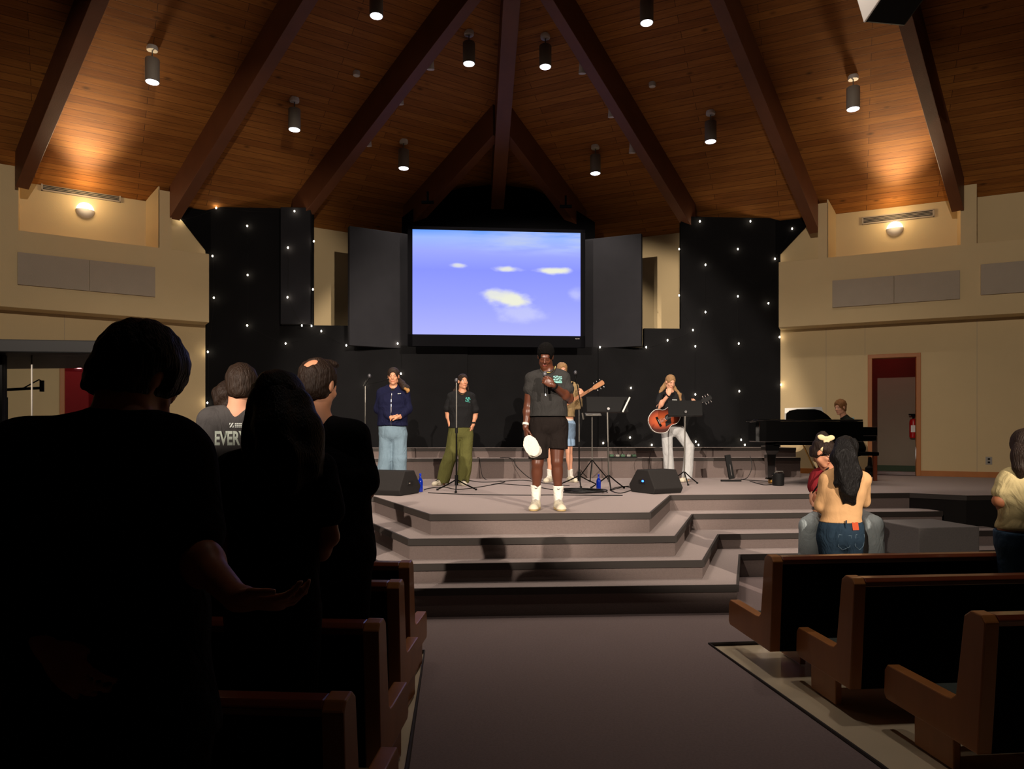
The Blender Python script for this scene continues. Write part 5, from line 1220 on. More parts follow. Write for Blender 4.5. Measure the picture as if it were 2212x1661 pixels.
# ================================================================ the people on the stage
# ---- 1: the man at the front, head bowed, microphone at his mouth, white cap in his other hand
def leader():
    pr = Person(7.45, 1183, 1100, 'man in charcoal tee and black shorts, head bowed over a microphone, at the stage front'); J = pr.J; P = pr.P
    J['pel'] = P(1184, 912, .02); J['che'] = P(1186, 838, .0); J['neck'] = P(1183, 798, .02); J['head'] = P(1178.5, 770, -.03)
    J['shl'] = P(1149, 819, .0); J['shr'] = P(1217, 817, .0)
    J['ell'] = P(1142, 876, .03); J['wrl'] = P(1135.5, 922, -.03)
    J['elr'] = P(1229, 861, .0); J['wrr'] = P(1197, 834, -.26)
    J['hil'] = P(1168, 928, .02); J['hir'] = P(1204, 928, .02)
    J['knl'] = P(1161, 1001, -.03); J['knr'] = P(1203, 998, -.02); J['anl'] = P(1158, 1068, .02); J['anr'] = P(1206, 1070, .0)
    lo, hi = bounds(pr, pad=.16); lo[2] = STG; S = SDF(lo, hi, .0065)
    body_core(S, pr, 1.12, 1.12, 0, 1.28, 1.12, hs=1.0, hp=26, hyaw=-8, hr=4, mouth=.004, neckr=.062)
    mic_c = P(1177, 811, -.25); mdir = unit(np.array([.03, -.10, -1.0]))
    hand_field(S, J['wrr'] + np.array([-.01, -.03, .005]), np.array([-.80, -.12, .50]), np.array([-.15, 1, 0]), np.array([.3, .2, .9]), curl=1.2, s=1.06, thumb=.7)
    hand_field(S, J['wrl'], np.array([.10, -.08, -1]), np.array([.9, .3, 0]), np.array([.2, -.9, 0]), curl=.35, s=1.08, thumb=.55)
    S.build('body', SK_D, pr.rt, face_painter(J['head'], pr.HR, 1.0, eyes=True))
    hair_cap(pr, .005, .017, mt=HAF, rip=.003, freq=260, top=.014, fr=.05, sq=True)
    # tee
    S = SDF(*bounds(pr, ('pel', 'che', 'neck', 'shl', 'shr', 'ell', 'elr'), .2), .0075); torso(S, J, 1.08, 1.1, .020, .03, 0)
    S.econe(P(1184, 900, .01), P(1186, 842, .0), (.198, .150), (.19, .142), (1, 0, 0), k=.05)
    sleeve(S, J, 'l', .066, .082, .36, k=.02); sleeve(S, J, 'r', .066, .084, .52, k=.02)
    S.ell(J['neck'] + np.array([0, -.03, .045]), (.072, .09, .05), k=.01, mode='-'); S.cut(P(1184, 899), np.array([.0, 0, -1])); S.ripple(.007, 17, 14, 26, .4)
    tee = S.build('shirt', C['char'], pr.rt)
    # shorts
    S = SDF(*bounds(pr, ('pel', 'hil', 'hir', 'knl', 'knr'), .18), .0075); S.ell(J['pel'], (.205, .15, .12), k=.04); S.rc(J['hil'], J['knl'] + Zv * .0, .118, .098, k=.03); S.rc(J['hir'], J['knr'], .118, .100, k=.03)
    S.ell(J['pel'] - Zv * .04, (.19, .15, .12), k=.04)
    S.cut(P(1184, 893), Zv); Zc = P(1160, 990)[2]; X = S.ax[0][:, None, None]; Z = S.ax[2][None, None, :]; cut = np.where(X < J['pel'][0], Zc, P(1203, 969)[2]).astype(np.float32); S.D = np.maximum(S.D, (cut - Z).astype(np.float32)); S.ripple(.006, 16, 14, 22, 2.2)
    sh = S.build('shorts', C['blkshort'], pr.rt)
    for a, x in (('l', 0), ('r', 0)):
        an = J['an' + a]; S = SDF(*pr.box_of([an + Zv * .12, an - Zv * .06], .07), .006); S.rc(an + Zv * .11, an - Zv * .01, .060, .047, k=.01); S.rc(an, an - Zv * .05, .047, .044, k=.01); S.cut(an + Zv * .10, Zv); so = S.build('sock', C['sock'], pr.rt)
        m = MB(); q = an + np.array([0, -.062, .07]); m.tube([q + np.array([-.016, 0, .006]), q + np.array([-.006, -.002, -.004]), q + np.array([.018, .004, .006])], [.002, .004, .0015], 5); m.build('sock_mark', M['plastic'], so)
        s_ = shoe(pr, np.array([an[0], an[1], STG]), -10 if a == 'l' else 6, STG, .30, (C['shoe'], C['sole']), .053, .085); add_shoe_laces(pr, s_, an, -10 if a == 'l' else 6, STG, M['greyplate'])
    # necklace, wristbands
    nk = J['neck']; pts = [nk + np.array([.078 * math.cos(t), -.035 - .105 * max(0, math.sin(t)) if math.sin(t) > 0 else -.035 - .03 * math.sin(t), .03 - .075 * max(0, math.sin(t))]) for t in np.linspace(0, 2 * math.pi, 25)]
    m = MB(); m.tube(pts, .0042, 6); m.build('necklace', M['brass'], pr.rt)
    for nm, c, d, r, mt in (('watch', J['wrr'], J['wrr'] - J['elr'], .037, M['plastic']), ('wristband', J['wrl'] + Zv * .03, J['wrl'] - J['ell'], .034, C['sock'])):
        d = unit(d); m = MB(); m.cyl(c - d * .012, c + d * .012, r, n=18); m.build(nm, mt, pr.rt, smooth=True)
    # chest print: checked waves over two lines of small writing
    o = P(1194, 817); pol = []
    w_, h_ = .092, .05
    for r in range(3):
        for k in range(6):
            x0 = k * w_ / 6; y0 = h_ - (r + 1) * h_ / 3 + .004 * math.sin(k * 1.2); 
            if (k + r) % 2 == 0: pol.append([(x0, y0), (x0 + w_ / 6, y0 + .003), (x0 + w_ / 6, y0 + .013), (x0, y0 + .011)])
            else: pol.append([(x0 + .003, y0 + .004), (x0 + .012, y0 + .004), (x0 + .012, y0 + .009), (x0 + .003, y0 + .009)])
    for ln in range(2):
        x = 0
        for k in range(9): pol.append(rect(x, -.014 - .014 * ln, x + .0085, -.006 - .014 * ln)); x += .0102
    decal('chest_print', pol, o - Zv * .03, (1, 0, 0), (0, 0, 1), (0, -1, 0), tee, TEAL, pr.rt)
    # held microphone
    c = mic_c; rt = empty('microphone', c - Zv * .2, 'black handheld microphone held to the mouth of the man in charcoal', 'microphone')
    m = MB(); m.cyl(c, c + mdir * .19, .017, .013, 16); m.build('handle', M['blackmetal'], rt, smooth=True); m = MB(); m.ball(c + Zv * .012, (.027, .027, .03), 9); m.build('mic_grille', M['micmesh'], rt, smooth=True)
    m = MB(); m.cyl(c + mdir * .19, c + mdir * .21, .0135, n=14); m.build('transmitter_tip', M['steel'], rt, smooth=True)
    # white cap hanging from his fingers
    cc = P(1151, 968, -.10); S = SDF(cc - .17, cc + .17, .0055); R = roty(math.radians(-24))
    S.ell(cc + R @ np.array([.01, .03, -.03]), (.083, .075, .098), R, k=.02)
    S.ell(cc + R @ np.array([.01, .075, -.03]), (.078, .07, .09), R, k=.01, mode='-')
    S.ell(cc + R @ np.array([-.005, -.045, .03]), (.080, .012, .115), R @ rotx(-.12), k=.012)
    S.ripple(.002, 60, 50, 40, .5); rt = empty('baseball_cap', cc - Zv * .13, 'white baseball cap hanging from the right hand of the man in charcoal', 'cap')
    cr = S.build('crown', C['capw'], rt); m = MB(); m.ball(cc + R @ np.array([.012, .02, -.132]), .007, 6); m.build('button', C['capw'], rt, smooth=True)
    m = MB(); m.tube([cc + R @ np.array([.08 * math.sin(t), -.052 + .004 * math.cos(t), .03 - .10 * math.cos(t)]) for t in np.linspace(-1.1, 1.1, 12)], .0018, 5); m.build('seam', C['sock'], rt)
leader()

# ---- generic standing helper for trousers
def trousers(pr, mt, w=.185, dp=.14, th=.105, kn=.085, hem=.10, top=None, hemz=None, name='trousers', h=.008, rip=.008, seed=1.0, k=.03):
    J = pr.J; keys = [q for q in ('pel', 'hil', 'hir', 'knl', 'knr', 'anl', 'anr') if q in J]; S = SDF(*bounds(pr, keys, .2), h); S.ell(J['pel'], (w, dp, .13), k=.04)
    S.ell((J['hil'] + J['hir']) / 2 + Zv * .02, (w * .98, dp, .12), k=.04)
    for a in ('l', 'r'):
        S.rc(J['hi' + a], J['kn' + a], th, kn, k=k); S.rc(J['kn' + a], J['an' + a], kn, hem, k=k * .6)
    if top is not None: S.cut(np.array([0, 0, top]), Zv)
    if hemz is not None: S.cut(np.array([0, 0, hemz]), -Zv)
    S.ripple(rip, 15, 13, 9, seed); return S.build(name, mt, pr.rt)

# ---- 2: woman in navy hoodie
def navy():
    pr = Person(10.0, 848, 1057, 'woman in a navy zip hoodie and loose blue jeans, eyes closed, hands clasped'); J = pr.J; P = pr.P
    J['pel'] = P(848, 925, .02); J['che'] = P(848, 870, .0); J['neck'] = P(850, 836, .02); J['head'] = P(850, 812.5, -.03)
    J['shl'] = P(824, 850, .02); J['shr'] = P(875, 850, .02); J['ell'] = P(818, 884, .03); J['elr'] = P(881, 884, .03); J['wrl'] = P(845, 902, -.22); J['wrr'] = P(864, 901, -.22)
    J['hil'] = P(834, 940, .02); J['hir'] = P(864, 940, .02); J['knl'] = P(834, 990, .0); J['knr'] = P(862, 990, .0); J['anl'] = P(826, 1045, .05); J['anr'] = P(863, 1046, .03)
    lo, hi = bounds(pr, pad=.16); S = SDF(lo, hi, .0075); body_core(S, pr, 1.1, 1.15, 0, 1.1, 1.1, hs=.98, hp=6, hyaw=2, female=True)
    hand_field(S, J['wrl'] + np.array([.01, 0, 0]), np.array([1, -.25, -.1]), np.array([.1, .3, .9]), np.array([0, -.6, .5]), curl=.7, s=.95)
    hand_field(S, J['wrr'] + np.array([-.01, -.0, .01]), np.array([-1, -.25, -.05]), np.array([0, .4, -.9]), np.array([0, -.6, .6]), curl=.7, s=.95)
    S.build('body', SK_M, pr.rt, face_painter(J['head'], pr.HR, .98, eyes=True))
    hair_cap(pr, .006, .013, mt=HD, rip=.003, freq=120)
    h = J['head']; c = h + np.array([.03, .05, -.06])
    strands(pr, [([h + np.array([.02, .06, -.03]), P(868, 827, -.0), P(873, 836, -.08), P(878, 842, -.10)], [.05, .042, .045, .03]), ([P(868, 829, -.03), P(880, 838, -.07), P(881, 845, -.09)], [.04, .035, .018])], .007, HD, 'ponytail', rip=.007, freq=90)
    strands(pr, [([P(876, 840, -.12), P(881, 844, -.11), P(880, 848, -.10)], [.024, .026, .012])], .007, HTIP, 'ponytail_tips', rip=.007, freq=90)
    S = SDF(*bounds(pr, ('pel', 'che', 'neck', 'shl', 'shr', 'ell', 'elr', 'wrl', 'wrr'), .22), .008); torso(S, J, 1.10, 1.2, .026, .035, 0)
    S.econe(P(848, 919, .0), P(848, 880, .0), (.205, .18), (.20, .172), (1, 0, 0), k=.05)
    for a in ('l', 'r'): S.rc(J['sh' + a], J['el' + a], .068, .066, k=.02); S.rc(J['el' + a], J['wr' + a] + (J['el' + a] - J['wr' + a]) * .12, .068, .042, k=.02)
    S.cut(P(848, 920), -Zv); S.ell(J['neck'] + np.array([0, -.05, .03]), (.062, .085, .05), k=.01, mode='-'); S.ripple(.007, 15, 14, 24, 1.1)
    hd = S.build('hoodie', C['navy'], pr.rt)
    S = SDF(J['neck'] - .2, J['neck'] + .2, .008)   # hood lying on the shoulders
    for t0, t1 in zip(np.linspace(-.35, math.pi + .35, 12)[:-1], np.linspace(-.35, math.pi + .35, 12)[1:]):
        q = lambda t: J['neck'] + np.array([.098 * math.cos(t), .01 + .085 * math.sin(t), .0 + .012 * math.sin(t) - (.03 if math.sin(t) < 0 else 0)])
        S.rc(q(t0), q(t1), .028, k=.02)
    S.build('hood', C['navy'], hd)
    tr = bvh_of(hd); m = MB(); pts = []
    for v in np.linspace(851, 919, 16):
        p = P(849.5, v) - np.array([0, .6, 0]); h_ = tr.ray_cast(Vector(p), Vector((0, 1, 0)), 1.5)
        if h_[0] is not None: pts.append(np.array(h_[0]) + np.array([0, -.003, 0]))
    if len(pts) > 2: m.tube(pts, .005, 6); m.build('zipper', M['steel'], hd)
    S = SDF(*pr.box_of([J['neck'], J['che'] + np.array([0, -.1, .08])], .1), .008); S.ell(J['neck'] + np.array([0, -.02, -.05]), (.07, .06, .04), k=.02); S.build('undershirt', C['blacktee'], pr.rt)
    decal('chest_lettering', [rect(k * .011, 0, k * .011 + .008, .008) for k in range(4)], P(861.5, 852), (1, 0, .1), (0, 0, 1), (0, -1, 0), hd, WHITEP, pr.rt)
    trousers(pr, C['jeans'], .20, .16, .112, .100, .098, top=P(848, 912)[2], hemz=STG + .02, rip=.010, seed=.3)
    for a in 'lr': shoe(pr, J['an' + a], -6, STG, .25, (C['shoe'], C['solew']))
    m = MB(); m.ball(h + pr.HR @ np.array([-.083, 0, -.035]), .006, 6); m.build('earring', M['steel'], pr.rt)
navy()

# ---- 3: woman in olive trousers
def olive():
    pr = Person(10.86, 986, 1048, 'woman in a black tee and wide olive green trousers, hands in her pockets'); J = pr.J; P = pr.P
    J['pel'] = P(995, 925, .02); J['che'] = P(996, 876, .0); J['neck'] = P(999, 846, .02); J['head'] = P(1000, 824, -.0)
    J['shl'] = P(975, 857, .02); J['shr'] = P(1018, 858, .02); J['ell'] = P(967, 890, .05); J['elr'] = P(1027, 892, .06); J['wrl'] = P(972, 919, -.04); J['wrr'] = P(1022, 917, -.03)
    J['hil'] = P(983, 940, .02); J['hir'] = P(1008, 940, .02); J['knl'] = P(971, 990, -.02); J['knr'] = P(1006, 990, -.0); J['anl'] = P(956, 1040, .0); J['anr'] = P(1000, 1040, .04)
    lo, hi = bounds(pr, pad=.16); S = SDF(lo, hi, .0075); body_core(S, pr, 1.0, 1.0, 5, 1.0, 1.0, hs=.96, hp=-2, hyaw=24, female=True)
    for a, q in (('l', .3), ('r', -.3)): hand_field(S, J['wr' + a], np.array([q, -.05, -1]), np.array([q * 2, .2, 0]), np.array([0, -1, 0]), curl=.3, s=.9)
    S.build('body', SK_M, pr.rt, face_painter(J['head'], pr.HR, .96, eyes='open'))
    hair_cap(pr, .006, .010, mt=HD, rip=.003, freq=120); h = J['head']
    strands(pr, [([h + np.array([-.03, .08, .02]), h + np.array([-.07, .08, -.08]), P(983, 845, .06), P(984, 850, .05)], [.045, .045, .035, .015]), ([P(1010, 833, .04), P(1012, 844, .04)], [.02, .012])], .007, HD, 'loose_hair', rip=.006, freq=90)
    S = SDF(*bounds(pr, ('pel', 'che', 'neck', 'shl', 'shr', 'ell', 'elr'), .22), .008); torso(S, J, 1.0, 1.05, .022, .03, 5)
    S.econe(P(996, 925, .0), P(996, 880, .0), (.175, .145), (.175, .14), (1, 0, 0), k=.05); el = sleeve(S, J, 'l', .060, .078, .72, k=.015); sleeve(S, J, 'r', .060, .078, .78, k=.015)
    S.cut(P(995, 924.5), np.array([0, 0, -1])); S.ell(J['neck'] + np.array([0, -.035, .03]), (.062, .08, .045), k=.01, mode='-'); S.ripple(.008, 17, 14, 22, 2.0)
    tee = S.build('shirt', C['blacktee'], pr.rt)
    pol = [rect(x, y, x + .011, y + .010) for k, (x, y) in enumerate([(i * .0135 + (.006 if j % 2 else 0), j * .014) for i in range(5) for j in range(4)]) if k % 3 != 1] + [rect(i * .012, -.014 - i * .002, i * .012 + .009, -.008 - i * .002) for i in range(6)]
    decal('chest_print', pol, P(1006.5, 866), (1, 0, 0), (0, 0, 1), (0, -1, 0), tee, mat('aqua_print', (90, 208, 196), .7), pr.rt)
    trousers(pr, C['olive'], .185, .15, .108, .102, .098, top=P(995, 914)[2], hemz=P(995, 1044)[2], rip=.012, seed=1.9)
    for a, yw in (('l', -30), ('r', 12)):
        s_ = shoe(pr, J['an' + a] + np.array([-.03 if a == 'l' else .0, -.02, 0]), yw, STG, .26, (C['shoe'], C['solew']), .045)
        add_shoe_laces(pr, s_, J['an' + a] + np.array([-.03 if a == 'l' else .0, -.02, 0]), yw, STG, M['plastic'])
    m = MB(); m.cyl(J['wrr'] + Zv * .015, J['wrr'] + Zv * .04, .034, n=14); m.build('watch', M['plastic'], pr.rt)
    m = MB(); m.tube([J['neck'] + np.array([.05 * math.cos(t), -.07 - .03 * math.sin(t), -.005 - .04 * math.sin(t)]) for t in np.linspace(0, math.pi, 12)], .002, 5); m.build('necklace', M['brass'], pr.rt)
olive()

# ---- guitar shapes
def guitar_outline(n=48, cut=False):
    """acoustic / electric body outline in (x along neck, y), centre at 0, neck towards +x, length about 1"""
    pts = []
    for k in range(n):
        t = 2 * math.pi * k / n; x = math.cos(t) * .5; w_ = .40 * math.sqrt(max(0, 1 - (2 * x) ** 2 * .98)) ** .8
        sx = x; shape = 1.0 - .26 * math.exp(-((sx - .09) / .13) ** 2) - .17 * (1 / (1 + math.exp(-(sx - .12) / .05)))
        y = w_ * shape * (1 if math.sin(t) >= 0 else -1); pts.append((x, y))
    return pts
def make_guitar(c, ax, side, nrm, L, th, neckL, headL, mats, label, name, electric=False, hole=True):
    """c body centre; ax along the neck; side upwards across the body; nrm out of the top"""
    ax = unit(ax); nrm = unit(np.array(nrm) - ax * np.dot(nrm, ax)); side = np.cross(nrm, ax); side = side if side[2] > 0 else -side
    rt = empty(name, c - Zv * .2, label, 'guitar'); out = guitar_outline()
    if electric: out = [(x, y * .92) for x, y in out]
    ring = [c + ax * x * L + side * y * L for x, y in out]
    m = MB(); m.prism([p - nrm * th / 2 for p in ring], nrm * th); m.build('body', mats['side'], rt, bevel=.006)
    m = MB(); m.prism([c + (p - c) * .965 + nrm * (th / 2 + .0008) for p in ring], nrm * .003); top = m.build('soundboard', mats['top'], rt)
    m = MB()
    for r0, p in zip(ring, ring[1:] + ring[:1]): m.tube([r0 + nrm * th / 2, p + nrm * th / 2], .004, 5)
    m.build('binding', mats['bind'], rt)
    q = c + ax * L * .12 + nrm * (th / 2 + .004)
    if hole: m = MB(); m.cyl(q, q + nrm * .002, .05, n=24); m.build('sound_hole', M['plastic'], rt); m = MB(); m.prism([q + ax * a + side * b + nrm * .001 for a, b in ((.03, -.03), (.01, -.11), (-.10, -.12), (-.07, -.045))], nrm * .002); m.build('pickguard', M['plastic'], rt)
    else:
        for a in (.06, -.04): m = MB(); m.box(q + ax * a, (.1, .1, .012), np.stack([ax * .35, side * .9, nrm], 1)); m.build('pickup', M['steel'], rt)
    b = c - ax * L * .20 + nrm * (th / 2 + .006); m = MB(); m.box(b, (.035, .17, .012), np.stack([ax, side, nrm], 1)); m.build('bridge', M['pewback'], rt)
    m = MB(); m.box(b + nrm * .006 + ax * .004, (.004, .08, .006), np.stack([ax, side, nrm], 1)); m.build('saddle', M['white'], rt)
    n0 = c + ax * L * .30 + nrm * (th / 2 + .004); n1 = c + ax * (L * .5 + neckL) + nrm * (th / 2 + .004); R = np.stack([ax, side, nrm], 1)
    m = MB(); m.prism([n0 - side * .028, n0 + side * .028, n1 + side * .021, n1 - side * .021], nrm * .007); m.build('fretboard', mats['fret'], rt)
    s0 = c + ax * L * .48; m = MB(); m.prism([s0 - side * .027 + nrm * th * .35, s0 + side * .027 + nrm * th * .35, n1 + side * .02 - nrm * .006, n1 - side * .02 - nrm * .006], nrm * .014); m.build('neck', mats['neck'], rt, bevel=.003)
    h0 = n1; m = MB(); m.prism([h0 - side * .022, h0 + side * .022, h0 + ax * .03 + side * .036, h0 + ax * headL + side * .04, h0 + ax * (headL + .012), h0 + ax * headL - side * .036, h0 + ax * .03 - side * .034], -nrm * .014); hd = m.build('headstock', mats['head'], rt, bevel=.002)
    for k in range(3):
        for sg in (-1, 1):
            p = h0 + ax * (.05 + k * (headL - .08) / 2) + side * sg * .04; m = MB(); m.cyl(p, p + side * sg * .022, .005, n=8); m.ball(p + side * sg * .028, (.010, .010, .008), 5); m.build('tuning_peg', M['steel'], hd)
    m = MB()
    for k in range(6): m.tube([b + side * (k - 2.5) * .010 + nrm * .008, n1 + side * (k - 2.5) * .006 + nrm * .010], .0009, 4)
    m.build('strings', M['steel'], rt)
    return rt, n0, n1, side
def sunburst(c):
    m = bpy.data.materials.new('sunburst_top'); m.use_nodes = True; nt = m.node_tree; b = nt.nodes['Principled BSDF']; N = nt.nodes.new
    tc = N('ShaderNodeTexCoord'); ln = N('ShaderNodeVectorMath'); ln.operation = 'DISTANCE'; ln.inputs[1].default_value = (.42, .5, .5); nt.links.new(tc.outputs['Generated'], ln.inputs[0])
    cr = N('ShaderNodeValToRGB'); e = cr.color_ramp.elements; e[0].position = .05; e[0].color = lin((196, 100, 50)); e[1].position = .56; e[1].color = lin((60, 22, 14)); x = e.new(.32); x.color = lin((164, 70, 36))
    nt.links.new(ln.outputs['Value'], cr.inputs[0]); nt.links.new(cr.outputs[0], b.inputs['Base Color']); b.inputs['Roughness'].default_value = .6; b.inputs['Specular IOR Level'].default_value = .15; return m

# ---- 4: guitarist half hidden behind the leader
def hidden_guitarist():
    pr = Person(11.6, 1210, 1041, 'guitarist in tan shirt and light blue shorts, half hidden behind the man in charcoal'); J = pr.J; P = pr.P
    J['pel'] = P(1216, 905, .02); J['che'] = P(1216, 855, .0); J['neck'] = P(1215, 822, .02); J['head'] = P(1214, 800, -.02)
    J['shl'] = P(1192, 836, .02); J['shr'] = P(1239, 836, .02); J['ell'] = P(1186, 872, .04); J['wrl'] = P(1205, 885, -.26); J['elr'] = P(1248, 874, .0); J['wrr'] = P(1253, 855, -.20)
    J['hil'] = P(1203, 918, .02); J['hir'] = P(1229, 918, .02); J['knl'] = P(1190, 975, -.0); J['knr'] = P(1229, 975, .0); J['anl'] = P(1187, 1024, .03); J['anr'] = P(1232, 1024, .03)
    S = SDF(*bounds(pr, pad=.16), .008); body_core(S, pr, 1.05, 1.0, 0, 1.05, 1.0, hs=1.0, hp=10, hyaw=10)
    hand_field(S, J['wrl'], np.array([.9, -.2, -.3]), np.array([0, .9, -.2]), np.array([0, 0, 1]), curl=.8); hand_field(S, J['wrr'], np.array([.35, .25, 1]), np.array([-.5, .8, -.2]), np.array([-.8, -.3, .3]), curl=1.2, s=1.05)
    S.build('body', SK_L, pr.rt, face_painter(J['head'], pr.HR, 1.0, eyes=True)); hair_cap(pr, .007, .016, mt=HBL, rip=.005, freq=110)
    S = SDF(*bounds(pr, ('pel', 'che', 'neck', 'shl', 'shr', 'ell', 'elr', 'wrr'), .2), .009); torso(S, J, 1.06, 1.1, .028, .045, 0); S.econe(P(1216, 903, .0), P(1216, 860, .0), (.185, .15), (.185, .145), (1, 0, 0), k=.05)
    sleeve(S, J, 'l', .078, .075, 1.0); sleeve(S, J, 'r', .078, .072, 1.0); S.rc(J['elr'], J['elr'] + (J['wrr'] - J['elr']) * .6, .07, .055, k=.03); S.cut(P(1216, 901), -Zv); S.ell(J['neck'] + np.array([0, -.03, .04]), (.07, .08, .05), k=.01, mode='-'); S.ripple(.007, 16, 14, 22, 3.0); S.build('shirt', C['tan'], pr.rt)
    S = SDF(*bounds(pr, ('pel', 'hil', 'hir'), .22), .009); S.ell(J['pel'] - Zv * .02, (.178, .14, .05), k=.01); S.cut(P(1216, 909), -Zv); S.cut(P(1216, 897), Zv); S.build('undershirt', C['sock'], pr.rt)
    S = SDF(*bounds(pr, ('pel', 'hil', 'hir', 'knl', 'knr'), .2), .009); S.ell(J['pel'] - Zv * .06, (.178, .142, .12), k=.03); S.rc(J['hil'], J['knl'], .112, .10, k=.03); S.rc(J['hir'], J['knr'], .112, .10, k=.03); S.cut(P(1216, 907), Zv); S.cut(P(1216, 963), -Zv); S.ripple(.006, 15, 12, 20, 1); S.build('shorts', C['ltblue'], pr.rt)
    for a in 'lr':
        an = J['an' + a]; S = SDF(*pr.box_of([an + Zv * .1, an - Zv * .06], .07), .007); S.rc(an + Zv * .085, an - Zv * .04, .045, .040, k=.01); S.cut(an + Zv * .086, Zv); S.build('sock', C['sock'], pr.rt)
        s_ = shoe(pr, an, -20 if a == 'l' else 22, STG, .29, (C['shoe'], C['solew']), .052); add_shoe_laces(pr, s_, an, -20 if a == 'l' else 22, STG, C['sock'])
    n1 = P(1281, 839, -.30); n0 = P(1222, 874, -.24); ax = unit(n1 - n0); c = n0 - ax * .22
    mats = dict(side=M['pewdark'], top=M['pewdark'], bind=M['brass'], fret=M['trim'], neck=M['pewwood'], head=M['pewwood'])
    L = .42; make_guitar(c, ax, Zv, (0, -1, .05), L, .045, float(np.dot(n1 - c, ax)) - L * .5, .19, mats, 'wooden electric guitar, neck pointing up right, behind the man in charcoal', 'electric_guitar', True, False)
    m = MB(); m.tube([J['shr'] + np.array([-.02, -.1, .07]), J['che'] + np.array([.05, -.17, 0]), c + np.array([0, -.02, .1])], .012, 6); m.build('guitar_strap', M['pewback'], pr.rt)
hidden_guitarist()

# ---- 5: woman with acoustic guitar
def acoustic_player():
    pr = Person(11.7, 1455, 1041, 'blond woman in black tee and pale jeans, hand at her mouth, wearing an acoustic guitar'); J = pr.J; P = pr.P
    J['pel'] = P(1452, 922, .02); J['che'] = P(1449, 874, .02); J['neck'] = P(1448, 847, .03); J['head'] = P(1448, 825, -.0)
    J['shl'] = P(1427, 858, .02); J['shr'] = P(1469, 857, .05); J['ell'] = P(1423, 879, -.12); J['wrl'] = P(1444, 853, -.26); J['elr'] = P(1478, 885, .02); J['wrr'] = P(1498, 872, -.2)
    J['hil'] = P(1440, 932, .02); J['hir'] = P(1466, 930, .04); J['knl'] = P(1443, 977, .0); J['knr'] = P(1489, 966, -.0); J['anl'] = P(1446, 1030, .05); J['anr'] = P(1484, 1032, .0)
    S = SDF(*bounds(pr, pad=.16), .0078); body_core(S, pr, .95, .98, 8, .92, .95, hs=.96, hp=22, hyaw=14, hr=2, female=True)
    hand_field(S, J['wrl'], np.array([.25, .1, 1]), np.array([.2, .8, .3]), np.array([-.8, .1, .2]), curl=.95, s=.95); hand_field(S, J['wrr'], np.array([.3, .4, .5]), np.array([-.4, .6, -.2]), np.array([-.6, 0, .5]), curl=1.1, s=.9)
    S.build('body', SK_L, pr.rt, face_painter(J['head'], pr.HR, .96, eyes=True)); hair_cap(pr, .006, .010, mt=HBL, rip=.003, freq=120); h = J['head']
    strands(pr, [([h + np.array([-.05, .04, .0]), h + np.array([-.10, .06, -.08]), P(1427, 845, .04), P(1425, 852, .02)], [.035, .035, .025, .012]), ([h + np.array([.05, .04, -.04]), P(1460, 843, .04), P(1468, 852, -.02), P(1470, 868, -.06)], [.03, .028, .03, .015])], .0075, HBL, 'loose_hair', rip=.007, freq=90)
    S = SDF(*bounds(pr, ('pel', 'che', 'neck', 'shl', 'shr', 'ell', 'elr'), .2), .0085); torso(S, J, .98, 1.0, .022, .045, 8); S.econe(P(1454, 920, .02), P(1450, 878, .02), (.165, .135), (.165, .13), (1, 0, 0), k=.05); sleeve(S, J, 'l', .060, .075, .62, k=.015); sleeve(S, J, 'r', .060, .072, .7, k=.015)
    S.cut(P(1455, 919), -Zv); S.ell(J['neck'] + np.array([0, -.035, .03]), (.055, .075, .04), k=.01, mode='-'); S.ripple(.007, 17, 14, 22, .2); tee = S.build('shirt', C['blacktee'], pr.rt)
    decal('chest_lettering', [rect(k * .0125, 0, k * .0125 + .009, .011) for k in range(7)], P(1449, 865), (1, 0, 0), (0, 0, 1), (0, -1, 0), tee, WHITEP, pr.rt)
    trousers(pr, C['pale'], .165, .135, .096, .080, .088, top=P(1450, 912)[2], hemz=P(1450, 1034)[2], rip=.006, seed=2.2)
    shoe(pr, J['anl'] + np.array([.0, .0, 0]), 35, STG, .25, (C['shoe'], C['solew'])); shoe(pr, J['anr'] + np.array([-.02, 0, 0]), -38, STG, .25, (C['shoe'], C['solew']))
    m = MB(); d = unit(J['wrl'] - J['ell']); m.cyl(J['wrl'] - d * .02, J['wrl'] - d * .0, .03, n=14); m.build('wristband', M['plastic'], pr.rt)
    n1 = P(1513, 867, -.24); c = P(1432, 905, -.26); ax = unit(n1 - c); L = .52
    mats = dict(side=mat('guitar_side', (74, 58, 48), .4, coat=.3), top=None, bind=M['white'], fret=M['pewback'], neck=M['pewdark'], head=M['blackmetal'])
    off = np.array([c[0], c[1], c[2]]) - (c - Zv * .2); mats['top'] = sunburst((off[0] - ax[0] * .04, off[1], off[2] - ax[2] * .04))
    c2 = P(1434, 906, -.26); make_guitar(c2, ax, Zv, (-.12, -1, .05), L, .10, float(np.dot(n1 - c2, ax)) - L * .5, .17, mats, 'sunburst acoustic guitar worn by the blond woman in pale jeans', 'acoustic_guitar')
    m = MB(); m.tube([c2 - ax * .24 + Zv * .0, P(1420, 880, -.16), P(1432, 853, -.09), P(1440, 850, .08)], .014, 6); m.build('guitar_strap', M['plastic'], pr.rt)
acoustic_player()

